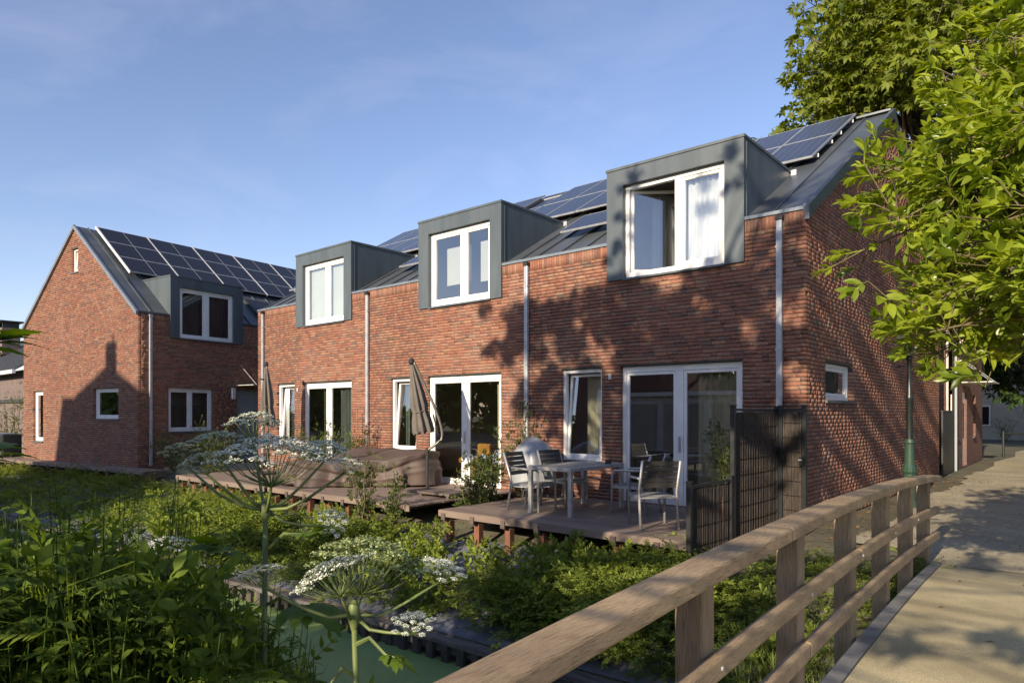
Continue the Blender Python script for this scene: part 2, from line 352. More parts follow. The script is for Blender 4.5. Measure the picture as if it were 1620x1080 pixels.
# scatter units: template (V,F(tri/quads as quads), attr offset) times many transforms
def scatter(name, tmpls, Ms, which, rnd, mt, parent=None, kind=None, org=None, smooth=False):
    Vs = []; Fs = []; As = []; n = 0
    Ms = np.asarray(Ms, float); which = np.asarray(which); rnd = np.asarray(rnd, float)
    for k, (V, F, A) in enumerate(tmpls):
        idx = np.where(which == k)[0]
        if len(idx) == 0: continue
        M = Ms[idx]; W = np.einsum('nij,vj->nvi', M[:, :3, :3], V) + M[:, None, :3, 3]
        f = F[None] + (np.arange(len(idx)) * len(V))[:, None, None] + n
        Vs.append(W.reshape(-1, 3)); Fs.append(f.reshape(-1, F.shape[1]))
        As.append(np.clip(rnd[idx][:, None] + A[None], 0, 1).ravel()); n += W.shape[0] * W.shape[1]
    return npmesh(name, np.concatenate(Vs), np.concatenate(Fs), mt, parent, np.concatenate(As), None, kind, org, smooth)
def basis(d, spin=0.0, s=1.0, pos=(0, 0, 0)):
    """matrix whose local Y runs along d; local Z as far up as possible, spun"""
    d = np.asarray(d, float); d = d / np.linalg.norm(d)
    up = np.array([0, 0, 1.0]) if abs(d[2]) < .97 else np.array([0, 1.0, 0])
    x = np.cross(d, up); x /= np.linalg.norm(x); z = np.cross(x, d)
    c, sn = math.cos(spin), math.sin(spin)
    x2 = c * x + sn * z; z2 = -sn * x + c * z
    M = np.eye(4); M[:3, 0] = x2 * s; M[:3, 1] = d * s; M[:3, 2] = z2 * s; M[:3, 3] = pos; return M
def leaf(L=1.0, W=.4, n=4, droop=.15, fold=.2, teeth=0.0, peak=.45):
    """leaf along +Y from origin, quads, rib in the middle"""
    V = []; F = []
    for i in range(n + 1):
        t_ = i / n; wd = W * .5 * (math.sin(math.pi * t_ ** (math.log(.5) / math.log(peak)))) if 0 < t_ < 1 else W * .02
        if teeth and 0 < t_ < 1: wd *= 1 + teeth * (1 if i % 2 else -1)
        z = -droop * L * t_ * t_; y = L * t_ * (1 - .2 * droop * t_)
        V += [(-wd, y - (teeth * .1 * L if i % 2 else 0), z + fold * wd), (0, y, z), (wd, y - (teeth * .1 * L if i % 2 else 0), z + fold * wd)]
    for i in range(n):
        a = i * 3; F += [(a, a + 1, a + 4, a + 3), (a + 1, a + 2, a + 5, a + 4)]
    return np.array(V), np.array(F)
def join_t(parts):
    """parts: [(V,F,M,arnd)] -> template"""
    Vs = []; Fs = []; As = []; n = 0
    for V, F, M, a in parts:
        Vs.append(V @ M[:3, :3].T + M[:3, 3]); Fs.append(F + n); As.append(np.full(len(V), a)); n += len(V)
    return np.concatenate(Vs), np.concatenate(Fs), np.concatenate(As)
def stick(p0, p1, r0, r1):
    p0 = np.array(p0, float); p1 = np.array(p1, float); d = p1 - p0; d /= np.linalg.norm(d)
    a = np.cross(d, (.3, .2, .93)); a /= np.linalg.norm(a); b_ = np.cross(d, a); V = []
    for p, r_ in ((p0, r0), (p1, r1)):
        for k in range(3): V.append(p + r_ * (math.cos(2.094 * k) * a + math.sin(2.094 * k) * b_))
    return np.array(V), np.array([(0, 1, 4, 3), (1, 2, 5, 4), (2, 0, 3, 5)])
I4 = np.eye(4)
def vnoise(x, y, sc=1.0, seed=0):
    r_ = np.random.default_rng(seed); out = 0
    for k in range(6):
        a, b_, p, q = r_.normal(size=4); out = out + np.sin((a * x + b_ * y) * sc + p * 3) * np.cos((b_ * x - q * y) * sc * .8 + q * 2)
    return out / 2.5
# ------------------------------------------------------------------ ground, water, path
def ditch_v(x, y): return y - (-4.56 + .047 * x)
def ground_z(x, y):
    v = ditch_v(x, y)
    z = np.interp(v, [-40, -7.5, -5.2, -4.3, -3.75, -3.6, -.06, -.05, .25, 1.8, 3.0, 3.7, 600],
                  [-.02, -.02, -.12, -.55, -1.15, -1.7, -1.7, -.93, -.86, -.42, -.16, -.02, -.02])
    return z
xs = np.concatenate([np.linspace(-500, -45, 9), np.arange(-42, 16, .45), np.linspace(18, 500, 10)])
ys = np.concatenate([np.linspace(-300, -22, 8), np.linspace(-20, -13, 6), np.arange(-12.6, .4, .14), np.linspace(1, 60, 24), np.linspace(75, 900, 9)])
X, Y = np.meshgrid(xs, ys); Zg = ground_z(X, Y)
bump_zone = np.clip((ditch_v(X, Y) - .3) / .5, 0, 1) * np.clip((3.4 - ditch_v(X, Y)) / .5, 0, 1)
Zg = Zg + bump_zone * .05 * vnoise(X, Y, 2.1, 3)
nx, ny = len(xs), len(ys)
idx = np.arange(nx * ny).reshape(ny, nx)
F = np.stack([idx[:-1, :-1], idx[:-1, 1:], idx[1:, 1:], idx[1:, :-1]], -1).reshape(-1, 4)
g = npmesh('ground', np.stack([X, Y, Zg], -1).reshape(-1, 3), F, 'soil', kind='structure')
# weed cloth laid on the bank, follows the ground
xs2 = np.arange(-30, 1.0, .25); ys2 = np.linspace(.07, 2.35, 14)
X2, V2 = np.meshgrid(xs2, ys2); Y2 = V2 - 4.56 + .047 * X2
Z2 = ground_z(X2, Y2) + .05 * np.clip((V2 - .3) / .5, 0, 1) * vnoise(X2, Y2, 2.1, 3) + .022 + .012 * vnoise(X2, Y2, 6, 5)
i2 = np.arange(X2.size).reshape(X2.shape); F2 = np.stack([i2[:-1, :-1], i2[:-1, 1:], i2[1:, 1:], i2[1:, :-1]], -1).reshape(-1, 4)
npmesh('bank_cloth', np.stack([X2, Y2, Z2], -1).reshape(-1, 3), F2, 'weed_cloth', kind='structure', smooth=True)
b = MB(); dv = np.array([1, .047])
for (xa, xb) in ((-120, 60),):
    b.quad((xa, -4.56 + .047 * xa - 3.9, -1.14), (xb, -4.56 + .047 * xb - 3.9, -1.14), (xb, -4.56 + .047 * xb, -1.14), (xa, -4.56 + .047 * xa, -1.14))
b.build('ditch_water', 'duckweed', kind='structure')
def grid_sheet(name, mt, pts_fn, us, vs_, kind='structure'):
    V = [pts_fn(u, v) for v in vs_ for u in us]; n = len(us)
    F = [(j * n + i, j * n + i + 1, (j + 1) * n + i + 1, (j + 1) * n + i) for j in range(len(vs_) - 1) for i in range(n - 1)]
    return npmesh(name, V, F, mt, kind=kind)
# gravel path along the gable, with a ragged verge
def path_pt(u, y):
    xl = .62 + .10 * math.sin(y * .9) + .05 * math.sin(y * 3.7) + .03 * math.sin(y * 11 + 1) + .02 * math.sin(y * 23) if y > -.6 else 1.6
    xr = 6.5 + .3 * math.sin(y * .7)
    return (xl + (xr - xl) * u, y, .012 + .012 * math.sin(math.pi * u))
grid_sheet('path', 'gravel', path_pt, np.linspace(0, 1, 8), np.concatenate([np.arange(-1.35, 14, .07), np.arange(14.5, 46, 2.0)]))
b = MB(); b.box(-60, 60, 54, 60, -.3, .015); b.build('road', 'gravel', kind='structure')

# ------------------------------------------------------------------ bridge
def rail_x(y): return 1.66 - .0447 * (y + 1.3)
def deck_z(y): return .15 - .0065 * (y + 6.0) ** 2
bys = np.linspace(-1.15, -11.6, 22)
br = thing('foot_bridge', 'sand coloured arched foot bridge with weathered wooden railing over the ditch', 'bridge', (3.3, -6, -1.1))
b = MB()
for i in range(len(bys) - 1):
    y0, y1 = bys[i], bys[i + 1]
    x0, x1 = rail_x(y0) + .2, rail_x(y1) + .2; X0, X1 = x0 + 3.1, x1 + 3.1; z0, z1 = deck_z(y0), deck_z(y1)
    b.hexa([(x0, y0, z0 - .16), (X0, y0, z0 - .16), (X1, y1, z1 - .16), (x1, y1, z1 - .16), (x0, y0, z0), (X0, y0, z0), (X1, y1, z1), (x1, y1, z1)])
b.build('bridge_deck', 'bridge_grit', br)
for off0, off1 in ((.10, .195), (3.305, 3.40)):
    b = MB()
    for i in range(len(bys) - 1):
        y0, y1 = bys[i], bys[i + 1]; z0, z1 = deck_z(y0), deck_z(y1)
        b.hexa([(rail_x(y0) + off0, y0, z0 - .28), (rail_x(y0) + off1, y0, z0 - .28), (rail_x(y1) + off1, y1, z1 - .28), (rail_x(y1) + off0, y1, z1 - .28),
                (rail_x(y0) + off0, y0, z0 + .012), (rail_x(y0) + off1, y0, z0 + .012), (rail_x(y1) + off1, y1, z1 + .012), (rail_x(y1) + off0, y1, z1 + .012)])
    b.build('edge_beam', 'concrete_edge', br)
def sweep(b, ys_, xo0, xo1, h0, h1, jig=0):
    for i in range(len(ys_) - 1):
        y0, y1 = ys_[i], ys_[i + 1]; a, c = deck_z(y0), deck_z(y1)
        b.hexa([(rail_x(y0) + xo0, y0, a + h0), (rail_x(y0) + xo1, y0, a + h0), (rail_x(y1) + xo1, y1, c + h0), (rail_x(y1) + xo0, y1, c + h0),
                (rail_x(y0) + xo0, y0, a + h1), (rail_x(y0) + xo1, y0, a + h1), (rail_x(y1) + xo1, y1, c + h1), (rail_x(y1) + xo0, y1, c + h1)])
def swept_beam(name, ya, yb, xo0, xo1, h0, h1, mt):
    ys_ = np.linspace(ya, yb, max(2, int(abs(yb - ya) / .4) + 1)); V = []
    for y in ys_:
        z = deck_z(y); x = rail_x(y)
        V += [(x + xo0, y, z + h0), (x + xo1, y, z + h0), (x + xo1, y, z + h1), (x + xo0, y, z + h1)]
    F = []; n = len(ys_)
    for i in range(n - 1):
        for k in range(4): F.append((i * 4 + k, (i + 1) * 4 + k, (i + 1) * 4 + (k + 1) % 4, i * 4 + (k + 1) % 4))
    F += [(3, 2, 1, 0), ((n - 1) * 4, (n - 1) * 4 + 1, (n - 1) * 4 + 2, (n - 1) * 4 + 3)]
    b = MB(); b.add(V, F); o = b.build(name, mt, br); bevel(o, .012, 2); return o
swept_beam('handrail', -.72, -6.75, -.005, .14, .905, .975, 'rail_wood')
swept_beam('handrail', -6.756, -11.4, -.005, .14, .905, .975, 'rail_wood')
for ya, yb in ((-.86, -5.16), (-5.166, -9.0), (-9.006, -11.4)):
    swept_beam('middle_rail', ya, yb, .085, .135, .53, .62, 'rail_wood')
for ya, yb in ((-.86, -6.42), (-6.426, -11.4)):
    swept_beam('lower_rail', ya, yb, .085, .135, .235, .325, 'rail_wood')
for y in (-1.36, -2.6, -3.86, -5.13, -6.4, -7.67, -8.94, -10.2, -11.3):
    x = rail_x(y); z = deck_z(y); b = MB()
    b.box(x - .035, x + .083, y - .056, y + .052, z - .75, z + .903)
    o = b.build('post', 'post_wood', br); bevel(o, .008)
    q = MB(); q.tube([(x + .083, y, z + .575), (x + .142, y, z + .575)], .009, 8); q.build('bolt', 'aluminium', o)
b = MB()
for y in (-3.0, -9.0):
    b.box(1.8, 5.0, y - .1, y + .1, -1.8, deck_z(y) - .17)
b.build('pier', 'pile_wood', br)

# ------------------------------------------------------------------ sheet piling along the bank
sp_ = thing('ditch_revetment', 'dark timber revetment with upright posts along the far ditch edge', 'revetment', (-6, -4.9, -1.2))
def py_(x): return -4.56 + .047 * x
segs = np.arange(-27, 2.9, 2.5)
for i in range(len(segs)):
    xa, xb = segs[i], segs[i] + 2.495
    for k, (d0, d1, z0, z1) in enumerate(((-.10, .05, -.955, -.90), (-.055, -.012, -1.05, -.96))):
        b = MB(); b.hexa([(xa, py_(xa) + d0, z0), (xb, py_(xb) + d0, z0), (xb, py_(xb) + d1, z0), (xa, py_(xa) + d1, z0),
                          (xa, py_(xa) + d0, z1), (xb, py_(xb) + d0, z1), (xb, py_(xb) + d1, z1), (xa, py_(xa) + d1, z1)])
        b.build('cap_board' if k == 0 else 'waling', 'cap_wood', sp_)
    b = MB(); b.hexa([(xa, py_(xa) - .01, -1.7), (xb, py_(xb) - .01, -1.7), (xb, py_(xb) + .02, -1.7), (xa, py_(xa) + .02, -1.7),
                      (xa, py_(xa) - .01, -.956), (xb, py_(xb) - .01, -.956), (xb, py_(xb) + .02, -.956), (xa, py_(xa) + .02, -.956)])
    b.build('plank_sheet', 'pile_wood', sp_)
for x in np.arange(-26.9, 2.8, .235):
    w_ = .045 + .012 * random.random(); y = py_(x); b = MB()
    b.box(x - w_, x + w_, y - .095 - .02 * random.random(), y - .057, -1.7, -.957); b.build('pile', 'pile_wood', sp_)

# ------------------------------------------------------------------ house kit
class Fr:                 # wall frame: u along the wall, z up, d inward
    def __init__(s, O, U, Nn): s.O = np.array(O, float); s.U = np.array(U, float); s.N = np.array(Nn, float)
    def p(s, u, z, d=0.0): return s.O + s.U * u - s.N * d + np.array([0, 0, z])
def fbox(b, fr, u0, u1, z0, z1, d0, d1, tf=None):
    q = [(u0, z0, d0), (u1, z0, d0), (u1, z0, d1), (u0, z0, d1), (u0, z1, d0), (u1, z1, d0), (u1, z1, d1), (u0, z1, d1)]
    if tf: q = [tf(*c) for c in q]
    b.hexa([fr.p(*c) for c in q])
def ring(b, fr, u0, u1, z0, z1, wl, wr, wb, wt, d0, d1, tf=None):
    fbox(b, fr, u0, u0 + wl, z0, z1, d0, d1, tf); fbox(b, fr, u1 - wr, u1, z0, z1, d0, d1, tf)
    fbox(b, fr, u0 + wl, u1 - wr, z0, z0 + wb, d0 + .0005, d1, tf); fbox(b, fr, u0 + wl, u1 - wr, z1 - wt, z1, d0 + .0005, d1, tf)
def curtain(parent, fr, u0, u1, z0, z1, d, mt, waves=6, amp=.03, name='curtain'):
    n = int(waves * 8) + 1; V = []; F = []
    for j, z in enumerate((z0, (z0 + z1) / 2, z1)):
        for i in range(n):
            t_ = i / (n - 1); ph = t_ * waves * 2 * math.pi
            V.append(fr.p(u0 + (u1 - u0) * t_ + .01 * math.sin(ph * .5 + j), z, d + amp * math.sin(ph) + amp * .5 * math.sin(ph * 2.3 + 1 + j * .2)))
    for j in range(2):
        for i in range(n - 1): F.append((j * n + i, j * n + i + 1, (j + 1) * n + i + 1, (j + 1) * n + i))
    b = MB(); b.add(V, F); return b.build(name, mt, parent, smooth=True)
PALETTE = [(0.289, 0.128, 0.082), (0.272, 0.116, 0.074), (0.301, 0.141, 0.09), (0.252, 0.107, 0.07), (0.308, 0.156, 0.099), (0.22, 0.1, 0.071), (0.187, 0.096, 0.073), (0.293, 0.156, 0.106), (0.24, 0.131, 0.09), (0.167, 0.107, 0.085), (0.322, 0.171, 0.104), (0.25, 0.153, 0.103)]
PW = np.array([14, 14, 12, 12, 9, 10, 8, 8, 6, 4, 5, 5], float); PW /= PW.sum()
COURSE = .0613; BH = .0495; BD = .095
def clip_poly(poly, hp):      # hp: (a,b,c) keep a*u+b*z<=c
    out = []
    for i in range(len(poly)):
        p, q = poly[i], poly[(i + 1) % len(poly)]; fp = hp[0] * p[0] + hp[1] * p[1] - hp[2]; fq = hp[0] * q[0] + hp[1] * q[1] - hp[2]
        if fp <= 0: out.append(p)
        if fp * fq < 0:
            s_ = fp / (fp - fq); out.append((p[0] + s_ * (q[0] - p[0]), p[1] + s_ * (q[1] - p[1])))
    return out
class Wall:
    def __init__(s, fr, u0, u1, z0, z1, openings, halfplanes=(), soldier=None, corner=(0, 0), jit=.0008, gap=.0036):
        s.jit = jit; s.gap = gap
        s.fr = fr; s.u0 = u0; s.u1 = u1; s.z0 = z0; s.z1 = z1; s.op = openings; s.hp = halfplanes; s.sol = soldier; s.corner = corner
        s.gen()
    def inside(s, u, z): return all(a * u + b_ * z <= c for a, b_, c in s.hp)
    def gen(s):
        B = []   # u0,u1,z0,z1,std
        ncourse = int((s.z1 - s.z0) / COURSE + .5)
        for i in range(ncourse):
            za = s.z0 + i * COURSE; zb = za + BH; zm = (za + zb) / 2
            if s.sol and za >= s.sol[0] - .01: break
            ua, ub = s.u0, s.u1
            for a, b_, c in s.hp:
                if a > 0: ub = min(ub, (c - b_ * zm) / a)
                elif a < 0: ua = max(ua, (c - b_ * zm) / a)
            if ub - ua < .05: continue
            sp = [(ua, ub)]
            for (o0, o1, p0, p1) in s.op:
                if p0 - .012 < zm < p1 + .012:
                    ns = []
                    for (a, c) in sp:
                        if o1 <= a or o0 >= c: ns.append((a, c)); continue
                        if o0 > a: ns.append((a, o0))
                        if o1 < c: ns.append((o1, c))
                    sp = ns
            for (a, c) in sp:
                u = a - rng.uniform(0, .2)
                while u < c - .002:
                    L = .208 if rng.random() < .72 else .099
                    x0, x1 = max(u, a), min(u + L, c)
                    if x1 - x0 > .012: B.append((x0, x1, za, zb, 1 if (x1 - x0) > L - 1e-6 else 0))
                    u += L + s.gap
        if s.sol:
            u = s.u0
            while u < s.u1 - .02:
                x1 = min(u + .0515, s.u1); um = (u + x1) / 2
                if not any(o0 - .01 < um < o1 + .01 and p1 > s.sol[1] - .05 for (o0, o1, p0, p1) in s.op): B.append((u, x1, s.sol[0], s.sol[1], 0))
                u += .0535 + .0035
        s.B = np.array(B); n = len(B)
        s.ci = rng.choice(len(PALETTE), n, p=PW); s.j = rng.uniform(-1, 1, n) * s.jit
    def mortar(s, house, name='wall', mt='mortar'):
        b = MB(); us = sorted(set([s.u0 + s.corner[0], s.u1 - s.corner[1]] + [min(max(x, s.u0), s.u1) for o in s.op for x in o[:2]]))
        zs = sorted(set([s.z0, s.z1] + [min(max(x, s.z0), s.z1) for o in s.op for x in o[2:]]))
        for i in range(len(us) - 1):
            for j in range(len(zs) - 1):
                um, zm = (us[i] + us[i + 1]) / 2, (zs[j] + zs[j + 1]) / 2
                if any(o[0] < um < o[1] and o[2] < zm < o[3] for o in s.op): continue
                pl = [(us[i], zs[j]), (us[i + 1], zs[j]), (us[i + 1], zs[j + 1]), (us[i], zs[j + 1])]
                for h in s.hp: pl = clip_poly(pl, h) if pl else pl
                if len(pl) > 2: b.poly([s.fr.p(u, z, .014) for u, z in pl])
        for (o0, o1, p0, p1) in s.op:       # recess sides, set back behind the brick ends
            if p1 > s.z1 and not s.hp: continue
            e = .007
            b.quad(s.fr.p(o0 - e, p0, .010), s.fr.p(o0 - e, p1, .010), s.fr.p(o0 - e, p1, .13), s.fr.p(o0 - e, p0, .13))
            b.quad(s.fr.p(o1 + e, p0, .010), s.fr.p(o1 + e, p1, .010), s.fr.p(o1 + e, p1, .13), s.fr.p(o1 + e, p0, .13))
            b.quad(s.fr.p(o0 - e, p1 + .003, .010), s.fr.p(o1 + e, p1 + .003, .010), s.fr.p(o1 + e, p1 + .003, .13), s.fr.p(o0 - e, p1 + .003, .13))
            b.quad(s.fr.p(o0 - e, p0 - .003, .010), s.fr.p(o1 + e, p0 - .003, .010), s.fr.p(o1 + e, p0 - .003, .13), s.fr.p(o0 - e, p0 - .003, .13))
        s.obj = b.build(name, mt, house); return s.obj
BRICKMESH = {}
def brick_mesh(L, ci):
    k = (round(L, 3), ci)
    if k not in BRICKMESH:
        V = np.array([(sx * L / 2, d, sz * BH / 2) for d in (0, BD) for sx, sz in ((-1, -1), (1, -1), (1, 1), (-1, 1))])
        F = [(0, 1, 2, 3), (0, 4, 5, 1), (1, 5, 6, 2), (2, 6, 7, 3), (3, 7, 4, 0)]
        me = bpy.data.meshes.new('brick'); me.from_pydata(V.tolist(), [], F); me.update()
        a = me.attributes.new('col', 'FLOAT_COLOR', 'POINT'); a.data.foreach_set('color', np.tile(np.array(PALETTE[ci] + (1,), np.float32), 8))
        me.materials.append(MATS['brick']); BRICKMESH[k] = me
    return BRICKMESH[k]
def lay_bricks(house, walls, ok=lambda p, px, py: True, limit=300):
    cand = []
    for wi, s in enumerate(walls):
        for k in range(len(s.B)):
            u0, u1, z0, z1, std = s.B[k]
            if not std: continue
            p0, p1 = s.fr.p(u0, (z0 + z1) / 2), s.fr.p(u1, (z0 + z1) / 2)
            a = proj(p0); c = proj(p1)
            if a[2] < 1 or not (10 < a[0] < 1600) or not (10 < a[1] < 1060): continue
            if not ok((p0 + p1) / 2, a[0], a[1]): continue
            cand.append((abs(c[0] - a[0]) * (z1 - z0) / a[2], wi, k))
    cand.sort(reverse=True); pick = set((wi, k) for _, wi, k in cand[:limit])
    for wi, s in enumerate(walls):
        ang = math.atan2(s.fr.U[1], s.fr.U[0]); flip = np.cross(s.fr.U, (0, 0, 1)) @ s.fr.N < 0
        Vs = []; Fs = []; Cs = []; n = 0
        for k in range(len(s.B)):
            u0, u1, z0, z1, std = s.B[k]; ci = int(s.ci[k]); j = s.j[k]
            if (wi, k) in pick:
                o = bpy.data.objects.new('brick', brick_mesh(u1 - u0, ci)); o.parent = s.obj; COL.objects.link(o)
                o.location = s.fr.p((u0 + u1) / 2, (z0 + z1) / 2, j) - ORG[s.obj]
                o.rotation_euler = (0, 0, ang + (math.pi if flip else 0)); continue
            tz = rng.uniform(-.9, .9) * s.jit
            for d in (j, BD):
                Vs += [s.fr.p(u0, z0 + tz, d), s.fr.p(u1, z0 - tz, d), s.fr.p(u1, z1 - tz, d), s.fr.p(u0, z1 + tz, d)]
            Fs += [(n, n + 1, n + 2, n + 3), (n, n + 4, n + 5, n + 1), (n + 1, n + 5, n + 6, n + 2), (n + 2, n + 6, n + 7, n + 3), (n + 3, n + 7, n + 4, n)]
            cc = np.array(PALETTE[ci]) * rng.uniform(.88, 1.12); Cs += [(cc[0], cc[1], cc[2], 1)] * 8; n += 8
        npmesh('brickwork', np.array(Vs), Fs, 'brick', s.obj, None, Cs, 'stuff')
def window(house, fr, u0, u1, z0, z1, lights, d=.085, fwd=.065, sill=True, tilt=0.0, name='window', top=None, fmat='white_paint', skip=()):
    """lights: list of (ua,ub) fractions; part = frame, sub-parts = sash, pane, sill"""
    top = top or fwd; b = MB(); ring(b, fr, u0 + .004, u1 - .004, z0 + .004, z1 - .004, fwd, fwd, fwd, top, d, d + .075)
    bars = [(u0 + (u1 - u0) * lights[i][1], u0 + (u1 - u0) * lights[i + 1][0]) for i in range(len(lights) - 1)]
    for a, c in bars: fbox(b, fr, a, c, z0 + fwd + .004, z1 - top - .004, d + .001, d + .074)
    wobj = b.build(name, fmat, house); bevel(wobj, .004)
    for li, (la, lb) in enumerate(lights):
        ua = u0 + (u1 - u0) * la + (fwd + .004 if la == 0 else 0); ub = u0 + (u1 - u0) * lb - (fwd + .004 if lb == 1 else 0)
        za, zb = z0 + fwd + .004, z1 - top - .004
        tf = None
        if tilt and li == 0:
            ca, sa = math.cos(tilt), math.sin(tilt); tf = lambda u, z, dd, za=za, d=d: (u, za + (z - za) * ca - (dd - d) * sa, d + (dd - d) * ca + (z - za) * sa)
        if li in skip: continue
        e = .003
        b = MB(); ring(b, fr, ua + e, ub - e, za + e, zb - e, .05, .05, .05, .05, d + .012, d + .062, tf); o = b.build('sash', fmat, wobj); bevel(o, .004)
        b = MB(); q = [(ua + .045, za + .045, d + .035), (ub - .045, za + .045, d + .035), (ub - .045, zb - .045, d + .035), (ua + .045, zb - .045, d + .035)]
        if tf: q = [tf(*c) for c in q]
        b.poly([fr.p(*c) for c in q]); b.build('pane', 'glass', wobj)
    if sill:
        b = MB(); fbox(b, fr, u0 - .02, u1 + .02, z0 - .045, z0 - .002, -.035, d + .02); b.build('sill', 'stone_sill', wobj)
    return wobj
def room(house, fr, u0, u1, z0, z1, d0, d1, name='interior'):
    b = MB(); P = fr.p
    b.quad(P(u0, z0, d1), P(u1, z0, d1), P(u1, z1, d1), P(u0, z1, d1)); b.quad(P(u0, z0, d0), P(u0, z0, d1), P(u0, z1, d1), P(u0, z1, d0))
    b.quad(P(u1, z0, d0), P(u1, z0, d1), P(u1, z1, d1), P(u1, z1, d0)); b.quad(P(u0, z1, d0), P(u1, z1, d0), P(u1, z1, d1), P(u0, z1, d1))
    o = b.build(name, 'plaster', house)
    b = MB(); b.quad(P(u0, z0, d0), P(u1, z0, d0), P(u1, z0, d1), P(u0, z0, d1)); b.build('room_floor', 'room_floor', o); return o
def slab(b, A, B_, C, D, th):       # A,B eave; C,D ridge (C over B, D over A); thickness downward along normal
    A, B_, C, D = [np.array(q, float) for q in (A, B_, C, D)]; n = np.cross(B_ - A, D - A); n /= np.linalg.norm(n)
    if n[2] < 0: n = -n
    b.hexa([A - n * th, B_ - n * th, C - n * th, D - n * th, A, B_, C, D])
# solar panels: shared meshes
def panel_mesh(wd, ln, mt, two=False):
    me = bpy.data.meshes.new('solar_panel'); h = .03
    b = MB(); b.box(-wd / 2 + .012, wd / 2 - .012, -ln / 2 + .012, ln / 2 - .012, 0, h - .002)
    me.from_pydata(b.v, [], b.f); me.materials.append(MATS[mt]); me.update()
    f = bpy.data.meshes.new('frame'); b = MB(); ww = .016
    b.box(-wd / 2, -wd / 2 + ww, -ln / 2, ln / 2, -.006, h + .002); b.box(wd / 2 - ww, wd / 2, -ln / 2, ln / 2, -.006, h + .002)
    b.box(-wd / 2 + ww, wd / 2 - ww, -ln / 2, -ln / 2 + ww, -.006, h + .0015); b.box(-wd / 2 + ww, wd / 2 - ww, ln / 2 - ww, ln / 2, -.006, h + .0015)
    if two: b.box(-.006, .006, -ln / 2 + ww, ln / 2 - ww, h - .004, h + .001)
    f.from_pydata(b.v, [], b.f); f.materials.append(MATS['aluminium']); f.update(); return me, f
def put_panel(house, meshes, c, ux, uy):
    ux = np.array(ux, float); uy = np.array(uy, float); uz = np.cross(ux, uy)
    M = Matrix([[ux[i], uy[i], uz[i], c[i] - ORG[house][i]] for i in range(3)] + [[0, 0, 0, 1]])
    o = bpy.data.objects.new('solar_panel', meshes[0]); COL.objects.link(o); o.parent = house; o.matrix_basis = M
    f = bpy.data.objects.new('frame', meshes[1]); COL.objects.link(f); f.parent = o

# ------------------------------------------------------------------ the terrace of three houses
FAC = Fr((0, 0, 0), (1, 0, 0), (0, -1, 0)); GAB = Fr((0, 0, 0), (0, 1, 0), (1, 0, 0))
EAVE = 4.60; RY = 5.4; RZ = 7.79; PITCH = (RZ - EAVE) / RY; DEPTH = 10.9
def roof_z(y): return EAVE + .02 + PITCH * y if y <= RY else EAVE + .02 + PITCH * (2 * RY - y)
sl = np.array([0, 1, PITCH]); sl /= np.linalg.norm(sl); rn = np.array([0, -sl[2], sl[1]])
bounds = [0.0, -5.2, -10.1, -15.16]; shift = [0.0, -4.9, -9.8]
labels = ['end brick house of the terrace with windowed gable beside the path', 'middle brick house of the terrace, blinds down in its dormer', 'brick end house of the terrace next to the alley by the solar roofed gable house']
PM_A = panel_mesh(1.0, 1.66, 'solar_blue'); PM_L = panel_mesh(1.62, 1.02, 'solar_blue')
houses = []
